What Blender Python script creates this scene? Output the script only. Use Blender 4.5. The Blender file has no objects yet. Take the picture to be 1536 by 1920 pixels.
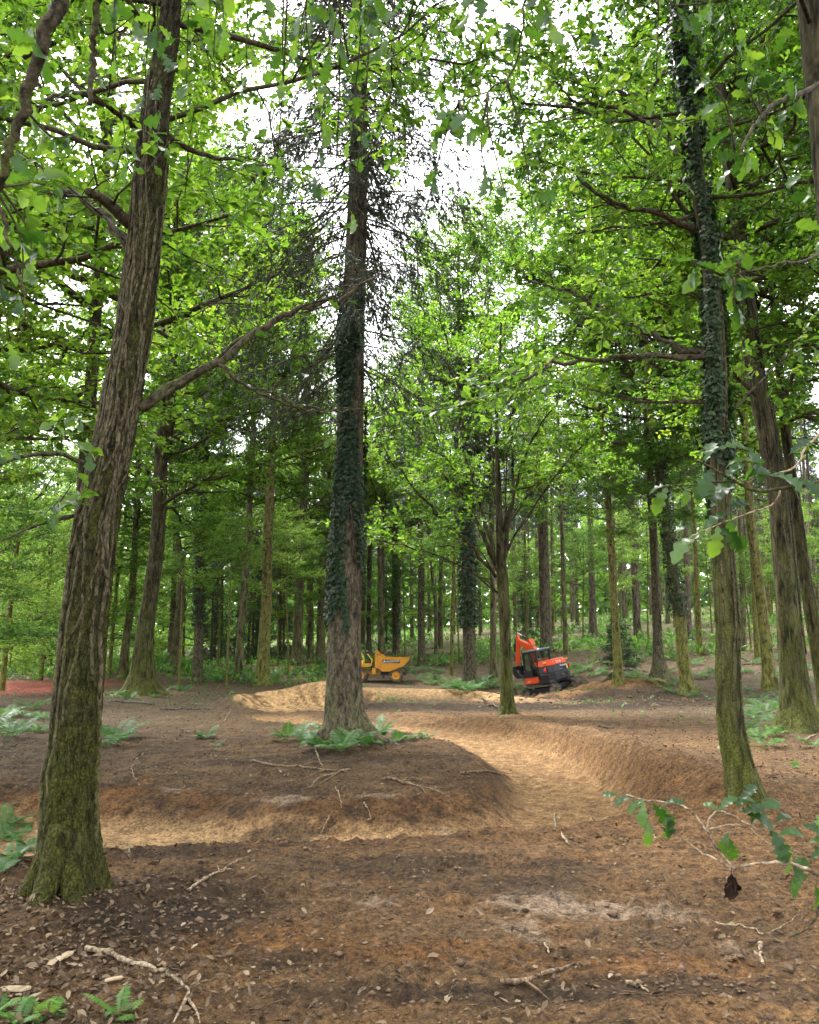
import bpy, bmesh, math, random
import numpy as np
from mathutils import Vector, Matrix, Euler

# ------------------------------------------------------------------ camera, sky, sun, exposure
scene = bpy.context.scene
CAM_H = 1.65
F_PX = 1550.0                      # focal length in pixels of the 1536x1920 photograph
PITCH = math.atan((1232 - 960) / F_PX)
cam_data = bpy.data.cameras.new('camera')
cam_data.sensor_fit = 'VERTICAL'
cam_data.sensor_height = 24.0
cam_data.lens = 24.0 * F_PX / 1920.0
cam_data.clip_start = 0.05
cam_data.clip_end = 2000.0
cam = bpy.data.objects.new('camera', cam_data)
scene.collection.objects.link(cam)
cam.location = (0, 0, CAM_H)
cam.rotation_euler = (math.pi / 2 + PITCH, 0, 0)
scene.camera = cam

SUN_EL, SUN_AZ = math.radians(62), math.radians(-35)     # azimuth from +Y towards +X
world = bpy.data.worlds.new('World')
scene.world = world
world.use_nodes = True
wn = world.node_tree
for n in list(wn.nodes):
    wn.nodes.remove(n)
w_out = wn.nodes.new('ShaderNodeOutputWorld')
w_bg = wn.nodes.new('ShaderNodeBackground')
w_sky = wn.nodes.new('ShaderNodeTexSky')
w_sky.sky_type = 'NISHITA'
w_sky.sun_disc = False
w_sky.sun_elevation = SUN_EL
w_sky.sun_rotation = SUN_AZ
w_sky.air_density = 1.0
w_sky.dust_density = 3.0
w_hsv = wn.nodes.new('ShaderNodeHueSaturation')
w_hsv.inputs['Saturation'].default_value = 0.14      # thin white overcast
wn.links.new(w_sky.outputs[0], w_hsv.inputs['Color'])
wn.links.new(w_hsv.outputs[0], w_bg.inputs['Color'])
w_bg.inputs['Strength'].default_value = 0.15
wn.links.new(w_bg.outputs[0], w_out.inputs['Surface'])

sun_data = bpy.data.lights.new('sun', 'SUN')
sun_data.energy = 1.5
sun_data.angle = math.radians(12)
sun_data.color = (1.0, 0.96, 0.9)
sun = bpy.data.objects.new('sun', sun_data)
scene.collection.objects.link(sun)
sd = Vector((math.sin(SUN_AZ) * math.cos(SUN_EL), math.cos(SUN_AZ) * math.cos(SUN_EL), math.sin(SUN_EL)))
sun.rotation_euler = sd.to_track_quat('Z', 'Y').to_euler()
sun.location = (0, 0, 60)

scene.view_settings.view_transform = 'Standard'
scene.view_settings.look = 'None'
scene.view_settings.exposure = 2.85
scene.view_settings.gamma = 1.0
scene.view_settings.use_curve_mapping = False
scene.render.engine = 'CYCLES'
cy = scene.cycles
cy.max_bounces = 8
cy.diffuse_bounces = 6
cy.glossy_bounces = 2
cy.transmission_bounces = 4
cy.transparent_max_bounces = 6
cy.use_denoising = True
cy.adaptive_threshold = 0.02
cy.caustics_reflective = False
cy.caustics_refractive = False

# ------------------------------------------------------------------ helpers
CP, SP = math.cos(PITCH), math.sin(PITCH)

def ray(px, py):
    u = (px - 768) / F_PX
    v = (960 - py) / F_PX
    return np.array([u, CP - v * SP, SP + v * CP])

def P(px, py, Y):
    """point seen at a pixel of the photograph, at distance Y in front of the camera"""
    d = ray(px, py)
    return np.array([0, 0, CAM_H]) + d * (Y / d[1])

def depth(px, py, Y):
    return Y / ray(px, py)[1]

def link(o):
    scene.collection.objects.link(o)
    return o

def tag(o, label=None, cat=None, group=None, kind=None):
    if label: o['label'] = label
    if cat: o['category'] = cat
    if group: o['group'] = group
    if kind: o['kind'] = kind
    return o

def empty(name, loc=(0, 0, 0), rz=0.0):
    o = bpy.data.objects.new(name, None)
    o.empty_display_size = 0.2
    o.location = loc
    o.rotation_euler = (0, 0, rz)
    return link(o)

class Geo:
    """collects verts and faces (tri / quad arrays) for one mesh"""
    def __init__(self):
        self.v, self.q, self.t, self.n = [], [], [], 0
        self.a = []
    def add(self, v, q=None, t=None, a=None):
        v = np.asarray(v, float).reshape(-1, 3)
        if q is not None and len(q): self.q.append(np.asarray(q, int).reshape(-1, 4) + self.n)
        if t is not None and len(t): self.t.append(np.asarray(t, int).reshape(-1, 3) + self.n)
        self.v.append(v)
        self.a.append(np.full(len(v), 0.5) if a is None else np.asarray(a, float))
        self.n += len(v)
    def mesh(self, name, mat, smooth=True, attr=None):
        V = np.concatenate(self.v) if self.v else np.zeros((0, 3))
        Q = np.concatenate(self.q) if self.q else np.zeros((0, 4), int)
        T = np.concatenate(self.t) if self.t else np.zeros((0, 3), int)
        me = bpy.data.meshes.new(name)
        me.vertices.add(len(V))
        me.vertices.foreach_set('co', V.astype(np.float32).ravel())
        nl = Q.size + T.size
        me.loops.add(nl)
        me.loops.foreach_set('vertex_index', np.concatenate([Q.ravel(), T.ravel()]).astype(np.int32))
        npol = len(Q) + len(T)
        me.polygons.add(npol)
        ls = np.concatenate([np.arange(len(Q)) * 4, Q.size + np.arange(len(T)) * 3]).astype(np.int32)
        me.polygons.foreach_set('loop_start', ls)
        me.polygons.foreach_set('use_smooth', np.full(npol, smooth, bool))
        if attr:
            at = me.attributes.new(attr, 'FLOAT', 'POINT')
            at.data.foreach_set('value', np.concatenate(self.a).astype(np.float32))
        me.update(calc_edges=True)
        if mat: me.materials.append(mat)
        return me

def obj(name, me, parent=None, loc=None, rot=None, scale=None):
    o = bpy.data.objects.new(name, me)
    link(o)
    if parent is not None: o.parent = parent
    if loc is not None: o.location = loc
    if rot is not None: o.rotation_euler = rot
    if scale is not None: o.scale = scale if hasattr(scale, '__len__') else (scale,) * 3
    return o

def unit(a):
    a = np.asarray(a, float)
    return a / np.maximum(np.linalg.norm(a, axis=-1, keepdims=True), 1e-9)

def catmull(pts, n):
    pts = np.asarray(pts, float)
    m = len(pts)
    if m == 2:
        t = np.linspace(0, 1, n)[:, None]
        return pts[0] * (1 - t) + pts[1] * t
    e = np.vstack([2 * pts[0] - pts[1], pts, 2 * pts[-1] - pts[-2]])
    u = np.linspace(0, m - 1 - 1e-6, n)
    i = u.astype(int); f = (u - i)[:, None]
    p0, p1, p2, p3 = e[i], e[i + 1], e[i + 2], e[i + 3]
    return 0.5 * (2 * p1 + (p2 - p0) * f + (2 * p0 - 5 * p1 + 4 * p2 - p3) * f ** 2 + (3 * p1 - p0 - 3 * p2 + p3) * f ** 3)

def frames(pts):
    pts = np.asarray(pts, float)
    T = np.gradient(pts, axis=0)
    T = unit(T)
    N = np.zeros_like(T)
    ref = np.array([1., 0, 0]) if abs(T[0][0]) < 0.9 else np.array([0, 1., 0])
    n = ref - T[0] * ref.dot(T[0]); n /= np.linalg.norm(n)
    for i in range(len(T)):
        n = n - T[i] * n.dot(T[i]); n /= max(np.linalg.norm(n), 1e-9)
        N[i] = n
    return T, N, np.cross(T, N)

def tube(g, pts, rad, k=6, a=None, cap=True):
    pts = np.asarray(pts, float); n = len(pts)
    rad = np.broadcast_to(np.asarray(rad, float), (n,)) if np.ndim(rad) == 0 else np.asarray(rad, float)
    T, N, B = frames(pts)
    th = np.linspace(0, 2 * math.pi, k, endpoint=False)
    V = pts[:, None] + rad[:, None, None] * (np.cos(th)[None, :, None] * N[:, None] + np.sin(th)[None, :, None] * B[:, None])
    i = np.arange(n - 1)[:, None] * k; j = np.arange(k)[None]
    jn = (j + 1) % k
    Q = np.stack([i + j, i + jn, i + k + jn, i + k + j], -1).reshape(-1, 4)
    tr = []
    V = V.reshape(-1, 3)
    if cap:
        V = np.vstack([V, pts[-1] + T[-1] * rad[-1] * 0.5, pts[0]])
        e, s = n * k, n * k + 1
        for q in range(k):
            tr.append(((n - 1) * k + q, (n - 1) * k + (q + 1) % k, e))
            tr.append(((q + 1) % k, q, s))
    g.add(V, Q, tr, None if a is None else np.full(len(V), a))

def cones(g, A, B, r0, r1, k=3):
    """many straight tapering twigs at once"""
    A = np.asarray(A, float); B = np.asarray(B, float); n = len(A)
    if n == 0: return
    T = unit(B - A)
    ref = np.where(np.abs(T[:, 2:3]) < 0.9, np.array([[0, 0, 1.]]), np.array([[1., 0, 0]]))
    N = unit(np.cross(T, ref)); M = np.cross(T, N)
    th = np.linspace(0, 2 * math.pi, k, endpoint=False)
    ring = np.cos(th)[None, :, None] * N[:, None] + np.sin(th)[None, :, None] * M[:, None]
    r0 = np.broadcast_to(r0, (n,)); r1 = np.broadcast_to(r1, (n,))
    V = np.concatenate([A[:, None] + ring * r0[:, None, None], B[:, None] + ring * r1[:, None, None]], 1).reshape(-1, 3)
    j = np.arange(k); jn = (j + 1) % k
    q = np.stack([j, jn, k + jn, k + j], -1)
    Q = (np.arange(n)[:, None, None] * 2 * k + q[None]).reshape(-1, 4)
    g.add(V, Q)

def place(g, tpl, pos, direc, nrm, size, tint):
    """put a copy of a leaf template at every position"""
    tv, tt = tpl
    pos = np.asarray(pos, float); n = len(pos)
    if n == 0: return
    d = unit(direc); s = unit(np.cross(d, nrm)); m = np.cross(s, d)
    size = np.broadcast_to(size, (n,))
    V = pos[:, None] + size[:, None, None] * (tv[None, :, 0:1] * s[:, None] + tv[None, :, 1:2] * d[:, None] + tv[None, :, 2:3] * m[:, None])
    k = len(tv)
    Tt = (np.arange(n)[:, None, None] * k + tt[None]).reshape(-1, 3)
    g.add(V.reshape(-1, 3), None, Tt, np.repeat(np.broadcast_to(tint, (n,)), k))

def box(g, c, s, rot=None, taper=1.0, a=None):
    """box with centre c and full size s; the top face may taper"""
    x, y, z = np.asarray(s, float) / 2
    v = np.array([[-x, -y, -z], [x, -y, -z], [x, y, -z], [-x, y, -z],
                  [-x * taper, -y * taper, z], [x * taper, -y * taper, z], [x * taper, y * taper, z], [-x * taper, y * taper, z]])
    if rot is not None:
        v = v @ np.array(Euler(rot).to_matrix()).T
    g.add(v + np.asarray(c, float), [[3, 2, 1, 0], [4, 5, 6, 7], [0, 1, 5, 4], [1, 2, 6, 5], [2, 3, 7, 6], [3, 0, 4, 7]])

def prism(g, poly, y0, y1):
    """polygon in x-z pushed through y0..y1"""
    n = len(poly)
    v = [(p[0], y0, p[1]) for p in poly] + [(p[0], y1, p[1]) for p in poly]
    q = [(i, (i + 1) % n, n + (i + 1) % n, n + i) for i in range(n)]
    c0 = np.mean(np.array(v[:n]), 0); c1 = np.mean(np.array(v[n:]), 0)
    v += [tuple(c0), tuple(c1)]
    t = [((i + 1) % n, i, 2 * n) for i in range(n)] + [(n + i, n + (i + 1) % n, 2 * n + 1) for i in range(n)]
    g.add(v, q, t)

def bevel(o, w=0.02, seg=2):
    m = o.modifiers.new('bevel', 'BEVEL'); m.width = w; m.segments = seg; m.limit_method = 'ANGLE'
    return o

# vectorised gradient noise
_PERM = np.random.default_rng(7).permutation(4096)
_GR = unit(np.random.default_rng(8).normal(size=(4096, 2)))
def pnoise(x, y, seed=0):
    x = np.asarray(x, float) + seed * 17.31; y = np.asarray(y, float) + seed * 9.77
    xi = np.floor(x).astype(int); yi = np.floor(y).astype(int)
    xf, yf = x - xi, y - yi
    u = xf ** 3 * (xf * (6 * xf - 15) + 10); w = yf ** 3 * (yf * (6 * yf - 15) + 10)
    def gr(a, b, dx, dy):
        h = _PERM[(_PERM[a & 4095] + b) & 4095]
        return _GR[h, 0] * dx + _GR[h, 1] * dy
    n00 = gr(xi, yi, xf, yf); n10 = gr(xi + 1, yi, xf - 1, yf)
    n01 = gr(xi, yi + 1, xf, yf - 1); n11 = gr(xi + 1, yi + 1, xf - 1, yf - 1)
    return 1.5 * ((n00 * (1 - u) + n10 * u) * (1 - w) + (n01 * (1 - u) + n11 * u) * w)
def fbm(x, y, o=4, seed=0, gain=0.5):
    s, a, t = 0, 1.0, 0
    for i in range(o):
        s = s + a * pnoise(x * 2 ** i, y * 2 ** i, seed + i * 3); t += a; a *= gain
    return s / t
def sstep(a, b, x):
    t = np.clip((np.asarray(x, float) - a) / (b - a), 0, 1)
    return t * t * (3 - 2 * t)

# ------------------------------------------------------------------ materials
def new_mat(name):
    m = bpy.data.materials.new(name); m.use_nodes = True
    nt = m.node_tree; nt.nodes.clear()
    out = nt.nodes.new('ShaderNodeOutputMaterial')
    return m, nt, out
def N(nt, t, **kw):
    n = nt.nodes.new(t)
    for k, v in kw.items():
        if k in n.inputs: n.inputs[k].default_value = v
        else: setattr(n, k, v)
    return n
def ramp(nt, stops):
    r = nt.nodes.new('ShaderNodeValToRGB')
    el = r.color_ramp.elements
    while len(el) < len(stops): el.new(0.5)
    for e, (p, c) in zip(el, stops):
        e.position = p; e.color = (*c, 1)
    return r
def mix(nt, fac, a, b, mode='MIX'):
    m = nt.nodes.new('ShaderNodeMix'); m.data_type = 'RGBA'; m.blend_type = mode
    for s, v in ((m.inputs['Factor'], fac), (m.inputs['A'], a), (m.inputs['B'], b)):
        pass
    def put(sock, v):
        if hasattr(v, 'is_linked') or hasattr(v, 'links'): nt.links.new(v, sock)
        elif isinstance(v, tuple): sock.default_value = (*v, 1) if len(v) == 3 else v
        else: sock.default_value = v
    put(m.inputs[0], fac); put(m.inputs[6], a); put(m.inputs[7], b)
    return m.outputs[2]

def leaf_mat(name, stops, trans, tr=0.52, rough=0.45, spec=0.35, vary=0.25):
    m, nt, out = new_mat(name)
    at = N(nt, 'ShaderNodeAttribute', attribute_name='tint')
    oi = N(nt, 'ShaderNodeObjectInfo')
    r = ramp(nt, stops); nt.links.new(at.outputs['Fac'], r.inputs[0])
    rt = ramp(nt, trans); nt.links.new(at.outputs['Fac'], rt.inputs[0])
    hs = N(nt, 'ShaderNodeHueSaturation'); ht = N(nt, 'ShaderNodeHueSaturation')
    mr = N(nt, 'ShaderNodeMapRange'); nt.links.new(oi.outputs['Random'], mr.inputs['Value'])
    mr.inputs['To Min'].default_value = 1 - vary; mr.inputs['To Max'].default_value = 1 + vary
    mh = N(nt, 'ShaderNodeMapRange'); nt.links.new(oi.outputs['Random'], mh.inputs['Value'])
    mh.inputs['To Min'].default_value = 0.515; mh.inputs['To Max'].default_value = 0.49
    for h, c in ((hs, r), (ht, rt)):
        nt.links.new(c.outputs[0], h.inputs['Color']); nt.links.new(mr.outputs[0], h.inputs['Value']); nt.links.new(mh.outputs[0], h.inputs['Hue'])
    b = N(nt, 'ShaderNodeBsdfPrincipled'); b.inputs['Roughness'].default_value = rough
    b.inputs['Specular IOR Level'].default_value = spec
    t = N(nt, 'ShaderNodeBsdfTranslucent')
    nt.links.new(hs.outputs[0], b.inputs['Base Color']); nt.links.new(ht.outputs[0], t.inputs['Color'])
    mx = N(nt, 'ShaderNodeMixShader'); mx.inputs[0].default_value = tr
    nt.links.new(b.outputs[0], mx.inputs[1]); nt.links.new(t.outputs[0], mx.inputs[2])
    nt.links.new(mx.outputs[0], out.inputs['Surface'])
    return m

def bark_mat(name, dark, light, moss=(0.07, 0.085, 0.012), moss_amt=0.5, moss_top=3.0, scale=14.0, stretch=0.18, bump=0.6):
    """ridged bark; moss grows thickest at the foot (object z = height above the foot)"""
    m, nt, out = new_mat(name)
    tc = N(nt, 'ShaderNodeTexCoord'); oi = N(nt, 'ShaderNodeObjectInfo')
    ad = N(nt, 'ShaderNodeVectorMath', operation='ADD'); 
    cx = N(nt, 'ShaderNodeCombineXYZ'); mu = N(nt, 'ShaderNodeMath', operation='MULTIPLY'); mu.inputs[1].default_value = 37.0
    nt.links.new(oi.outputs['Random'], mu.inputs[0])
    for i in range(3): nt.links.new(mu.outputs[0], cx.inputs[i])
    nt.links.new(tc.outputs['Object'], ad.inputs[0]); nt.links.new(cx.outputs[0], ad.inputs[1])
    mp = N(nt, 'ShaderNodeMapping'); mp.inputs['Scale'].default_value = (1, 1, stretch)
    nt.links.new(ad.outputs[0], mp.inputs[0])
    n1 = N(nt, 'ShaderNodeTexNoise'); n1.inputs['Scale'].default_value = scale; n1.inputs['Detail'].default_value = 6; n1.inputs['Roughness'].default_value = 0.65; n1.inputs['Distortion'].default_value = 0.6
    nt.links.new(mp.outputs[0], n1.inputs['Vector'])
    v1 = N(nt, 'ShaderNodeTexVoronoi'); v1.feature = 'DISTANCE_TO_EDGE'; v1.inputs['Scale'].default_value = scale * 1.6
    nt.links.new(mp.outputs[0], v1.inputs['Vector'])
    r1 = ramp(nt, [(0.30, dark), (0.52, tuple((a + b) / 2 for a, b in zip(dark, light))), (0.72, light)])
    nt.links.new(n1.outputs['Fac'], r1.inputs[0])
    # moss
    n2 = N(nt, 'ShaderNodeTexNoise'); n2.inputs['Scale'].default_value = 2.6; n2.inputs['Detail'].default_value = 7; n2.inputs['Roughness'].default_value = 0.7
    nt.links.new(ad.outputs[0], n2.inputs['Vector'])
    sx = N(nt, 'ShaderNodeSeparateXYZ'); nt.links.new(tc.outputs['Object'], sx.inputs[0])
    mr = N(nt, 'ShaderNodeMapRange'); nt.links.new(sx.outputs['Z'], mr.inputs['Value'])
    mr.inputs['From Max'].default_value = moss_top; mr.inputs['To Min'].default_value = moss_amt; mr.inputs['To Max'].default_value = moss_amt - 0.42
    a2 = N(nt, 'ShaderNodeMath', operation='ADD'); nt.links.new(n2.outputs['Fac'], a2.inputs[0]); nt.links.new(mr.outputs[0], a2.inputs[1])
    r2 = ramp(nt, [(0.60, (0, 0, 0)), (0.95, (.92, .92, .92))]); nt.links.new(a2.outputs[0], r2.inputs[0])
    n3 = N(nt, 'ShaderNodeTexNoise'); n3.inputs['Scale'].default_value = 60; n3.inputs['Detail'].default_value = 3
    nt.links.new(ad.outputs[0], n3.inputs['Vector'])
    r3 = ramp(nt, [(0.35, tuple(c * 0.45 for c in moss)), (0.7, tuple(min(1, c * 1.5) for c in moss))]); nt.links.new(n3.outputs['Fac'], r3.inputs[0])
    col = mix(nt, r2.outputs[0], r1.outputs[0], r3.outputs[0])
    # bark and moss colours alike go darker in the fissures, paler on ridges
    r4 = ramp(nt, [(.36, (.22, .20, .18)), (.48, (.9, .9, .9)), (.62, (1.25, 1.25, 1.2))]); nt.links.new(n1.outputs['Fac'], r4.inputs[0])
    r5 = ramp(nt, [(.0, (.45, .43, .4)), (.12, (1, 1, 1))]); nt.links.new(v1.outputs['Distance'], r5.inputs[0])
    col = mix(nt, .8, col, r4.outputs[0], 'MULTIPLY')
    col = mix(nt, .55, col, r5.outputs[0], 'MULTIPLY')
    b = N(nt, 'ShaderNodeBsdfPrincipled'); b.inputs['Roughness'].default_value = 0.9; b.inputs['Specular IOR Level'].default_value = 0.15
    nt.links.new(col, b.inputs['Base Color'])
    bp = N(nt, 'ShaderNodeBump'); bp.inputs['Strength'].default_value = bump; bp.inputs['Distance'].default_value = 0.05
    h = N(nt, 'ShaderNodeMath', operation='ADD'); nt.links.new(n1.outputs['Fac'], h.inputs[0])
    vm = N(nt, 'ShaderNodeMath', operation='MINIMUM'); nt.links.new(v1.outputs['Distance'], vm.inputs[0]); vm.inputs[1].default_value = 0.25
    nt.links.new(vm.outputs[0], h.inputs[1])
    nt.links.new(h.outputs[0], bp.inputs['Height']); nt.links.new(bp.outputs[0], b.inputs['Normal'])
    nt.links.new(b.outputs[0], out.inputs['Surface'])
    return m

def plain_mat(name, col, rough=0.5, metal=0.0, spec=0.5, dirt=None, dirt_scale=6.0, dirt_at=(0.5, 0.75), trans=0.0, bump=0.0):
    m, nt, out = new_mat(name)
    b = N(nt, 'ShaderNodeBsdfPrincipled'); b.inputs['Roughness'].default_value = rough; b.inputs['Metallic'].default_value = metal
    b.inputs['Specular IOR Level'].default_value = spec
    tc = N(nt, 'ShaderNodeTexCoord')
    n1 = N(nt, 'ShaderNodeTexNoise'); n1.inputs['Scale'].default_value = dirt_scale; n1.inputs['Detail'].default_value = 6; n1.inputs['Roughness'].default_value = 0.7
    nt.links.new(tc.outputs['Object'], n1.inputs['Vector'])
    d = dirt or tuple(c * 0.7 for c in col)
    r = ramp(nt, [(dirt_at[0], col), (dirt_at[1], d)]); nt.links.new(n1.outputs['Fac'], r.inputs[0])
    nt.links.new(r.outputs[0], b.inputs['Base Color'])
    if bump:
        bp = N(nt, 'ShaderNodeBump'); bp.inputs['Strength'].default_value = bump; bp.inputs['Distance'].default_value = 0.02
        nt.links.new(n1.outputs['Fac'], bp.inputs['Height']); nt.links.new(bp.outputs[0], b.inputs['Normal'])
    if trans: b.inputs['Transmission Weight'].default_value = trans
    nt.links.new(b.outputs[0], out.inputs['Surface'])
    return m

M = {}
M['leaf'] = leaf_mat('oak_leaf', [(0, (0.018, 0.045, 0.007)), (0.6, (0.045, 0.10, 0.012)), (1, (0.11, 0.18, 0.025))],
                     [(0, (0.07, 0.18, 0.012)), (0.6, (0.18, 0.35, 0.022)), (1, (0.34, 0.50, 0.045))])
M['beech'] = leaf_mat('beech_leaf', [(0, (0.03, 0.075, 0.014)), (0.6, (0.06, 0.14, 0.028)), (1, (0.12, 0.21, 0.05))],
                      [(0, (0.13, 0.27, 0.03)), (0.6, (0.26, 0.45, 0.05)), (1, (0.40, 0.58, 0.09))])
M['near_leaf'] = leaf_mat('near_oak_leaf', [(0, (0.014, 0.042, 0.010)), (0.6, (0.028, 0.075, 0.015)), (1, (0.06, 0.12, 0.028))],
                          [(0, (0.045, 0.12, 0.010)), (0.6, (0.11, 0.23, 0.016)), (1, (0.24, 0.38, 0.03))], tr=0.46, rough=0.36, spec=0.45, vary=0.4)
M['needle'] = leaf_mat('spruce_needle', [(0, (0.02, 0.042, 0.018)), (0.6, (0.038, 0.075, 0.03)), (1, (0.075, 0.11, 0.045))],
                       [(0, (0.02, 0.05, 0.015)), (1, (0.05, 0.10, 0.03))], tr=0.2, rough=0.55)
M['needle_dry'] = leaf_mat('dry_spruce_needle', [(0, (0.034, 0.042, 0.028)), (0.6, (0.058, 0.078, 0.045)), (1, (0.11, 0.125, 0.075))],
                           [(0, (0.03, 0.05, 0.02)), (1, (0.07, 0.09, 0.04))], tr=0.2, rough=0.6)
M['ivy'] = leaf_mat('ivy_leaf', [(0, (0.009, 0.020, 0.007)), (0.6, (0.018, 0.038, 0.012)), (1, (0.045, 0.085, 0.026))],
                    [(0, (0.02, 0.06, 0.012)), (1, (0.05, 0.13, 0.02))], tr=0.18, rough=0.45, spec=0.3)
M['fern'] = leaf_mat('fern_frond', [(0, (0.028, 0.075, 0.018)), (0.6, (0.052, 0.125, 0.032)), (1, (0.10, 0.18, 0.05))],
                     [(0, (0.06, 0.18, 0.03)), (1, (0.16, 0.34, 0.06))], tr=0.35, rough=0.45)
M['bracken'] = leaf_mat('bracken', [(0, (0.04, 0.10, 0.02)), (0.6, (0.085, 0.19, 0.03)), (1, (0.15, 0.26, 0.05))],
                        [(0, (0.10, 0.24, 0.03)), (1, (0.25, 0.45, 0.06))], tr=0.4)
M['litter'] = leaf_mat('leaf_litter', [(0, (0.035, 0.02, 0.012)), (0.5, (0.10, 0.065, 0.04)), (0.92, (0.20, 0.14, 0.09)), (1, (0.32, 0.24, 0.16))],
                       [(0, (0.05, 0.03, 0.015)), (1, (0.2, 0.13, 0.06))], tr=0.1, rough=0.8, spec=0.2)
M['bark_oak'] = bark_mat('oak_bark', (0.009, 0.0075, 0.0045), (0.078, 0.067, 0.037), moss=(0.066, 0.068, 0.012), moss_amt=0.43, moss_top=10.0, scale=26, stretch=0.34, bump=1.0)
M['bark_mossy'] = bark_mat('mossy_bark', (0.017, 0.015, 0.008), (0.105, 0.092, 0.050), moss=(0.078, 0.086, 0.017), moss_amt=0.42, moss_top=6.0, scale=10, stretch=0.2, bump=0.7)
M['bark_slim'] = bark_mat('slim_green_bark', (0.06, 0.05, 0.022), (0.23, 0.19, 0.09), moss=(0.14, 0.15, 0.03), moss_amt=0.38, moss_top=18, scale=8, stretch=0.4, bump=0.4)
M['bark_conifer'] = bark_mat('conifer_bark', (0.032, 0.027, 0.018), (0.138, 0.116, 0.077), moss=(0.13, 0.135, 0.055), moss_amt=0.25, moss_top=3.0, scale=13, stretch=0.45, bump=0.6)
M['bark_dark'] = bark_mat('dark_conifer_bark', (0.055, 0.045, 0.033), (0.19, 0.155, 0.112), moss=(0.06, 0.065, 0.03), moss_amt=0.2, moss_top=3.0, scale=8, stretch=0.3, bump=0.6)
M['bark_far'] = bark_mat('far_trunk_bark', (0.07, 0.058, 0.042), (0.22, 0.185, 0.13), moss=(0.115, 0.12, 0.042), moss_amt=0.38, moss_top=14.0, scale=5, stretch=0.3, bump=0.4)
M['branch'] = bark_mat('branch_bark', (0.025, 0.019, 0.013), (0.10, 0.08, 0.052), moss=(0.07, 0.085, 0.02), moss_amt=0.22, moss_top=30, scale=20, stretch=0.8, bump=0.3)
M['twig_pale'] = bark_mat('pale_twig_bark', (0.12, 0.085, 0.055), (0.40, 0.31, 0.21), moss=(0.12, 0.12, 0.05), moss_amt=0.08, moss_top=30, scale=30, stretch=0.8, bump=0.3)
M['deadwood'] = bark_mat('dead_branch_bark', (0.05, 0.042, 0.034), (0.17, 0.145, 0.12), moss=(0.08, 0.085, 0.05), moss_amt=0.15, moss_top=30, scale=12, stretch=0.8, bump=0.2)
M['vine'] = bark_mat('ivy_stem_bark', (0.032, 0.027, 0.016), (0.15, 0.125, 0.074), moss=(0.10, 0.11, 0.02), moss_amt=0.30, moss_top=3.5, scale=30, stretch=0.5, bump=0.5)

# ------------------------------------------------------------------ the ground
CTRL = np.array([
    (-15, 0, .05), (0, -8, 0), (15, -5, 0), (0, 4, 0), (14, 5, .15), (-14, 8, .0), (0, 15, 0), (-10, 16, -.05), (12, 16, .2),
    (-9, 30, 0), (0, 30, .05), (8, 30, -.05), (18, 30, .55), (7.5, 45, -.25), (-2, 50, .2), (-15, 50, .45), (14, 45, .8), (26, 45, 1.6),
    (0, 66, 1.5), (12, 60, 2.1), (30, 65, 3.9), (-20, 66, 1.3), (-45, 66, 1.3), (0, 100, 4.0), (32, 100, 6.4), (62, 100, 8.5), (-45, 100, 2.2),
    (44, 135, 9.5), (0, 140, 6), (-70, 140, 3.5), (90, 140, 12), (0, 400, 14), (-300, 400, 10), (300, 400, 24), (-200, -10, 0), (200, -10, 4)], float)

def _phi(r):
    r = np.maximum(r, 1e-6)
    return r * r * np.log(r)
_K = CTRL[:, :2] / 50
_n = len(_K)
_A = np.zeros((_n + 3, _n + 3))
_A[:_n, :_n] = _phi(np.linalg.norm(_K[:, None] - _K[None], axis=2)) + np.eye(_n) * 0.002
_A[:_n, _n] = 1; _A[:_n, _n + 1:] = _K
_A[_n, :_n] = 1; _A[_n + 1:, :_n] = _K.T
_W = np.linalg.solve(_A, np.concatenate([CTRL[:, 2], np.zeros(3)]))
def base_h(x, y):
    p = np.stack([x, y], -1) / 50
    z = _W[_n] + p @ _W[_n + 1:]
    for i in range(_n):
        z = z + _W[i] * _phi(np.hypot(p[..., 0] - _K[i, 0], p[..., 1] - _K[i, 1]))
    return z

def poly_dist(x, y, poly):
    """distance to a polyline, fraction along it, and side (+ left / - right)"""
    best = np.full(x.shape, 1e9); par = np.zeros(x.shape); side = np.zeros(x.shape)
    m = len(poly) - 1
    for i in range(m):
        a, b = poly[i], poly[i + 1]
        d = b - a; L = d @ d
        t = np.clip(((x - a[0]) * d[0] + (y - a[1]) * d[1]) / L, 0, 1)
        dx, dy = x - a[0] - t * d[0], y - a[1] - t * d[1]
        r = np.hypot(dx, dy)
        w = r < best
        best = np.where(w, r, best); par = np.where(w, (i + t) / m, par); side = np.where(w, d[0] * dy - d[1] * dx, side)
    return best, par, np.sign(side)

TRACK = catmull([(-14, 9.9), (-8, 9.7), (-4.5, 9.4), (-2, 9.15), (0.2, 9.1), (1.5, 9.9), (2.15, 11.6), (2.25, 13.8), (1.85, 16.8), (0.9, 19.3), (-0.7, 21.0), (-2.6, 22.4), (-3.9, 24.5)], 44)
CREST = catmull([(3.55, 8.6), (3.55, 10), (3.5, 11.5), (3.45, 13.5), (3.25, 15.2), (2.75, 18), (1.8, 20.7), (-0.2, 22.9)], 24)
BERM = catmull([(-5.3, 25.4), (-5.6, 27.2), (-5.2, 28.9), (-4.2, 29.9), (-3.0, 30.2), (-1.6, 30.2)], 18)
STRIP = catmull([(-3.0, 31.0), (-1.5, 33.4), (0.5, 34.4), (2.5, 34.2), (4.2, 32.6), (6, 31.0)], 14)
DARK = catmull([(-2.2, 27.6), (-0.5, 27.2), (1.5, 27.0), (3.0, 27.2), (5.0, 28.5), (7.0, 29.5)], 12)
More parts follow.
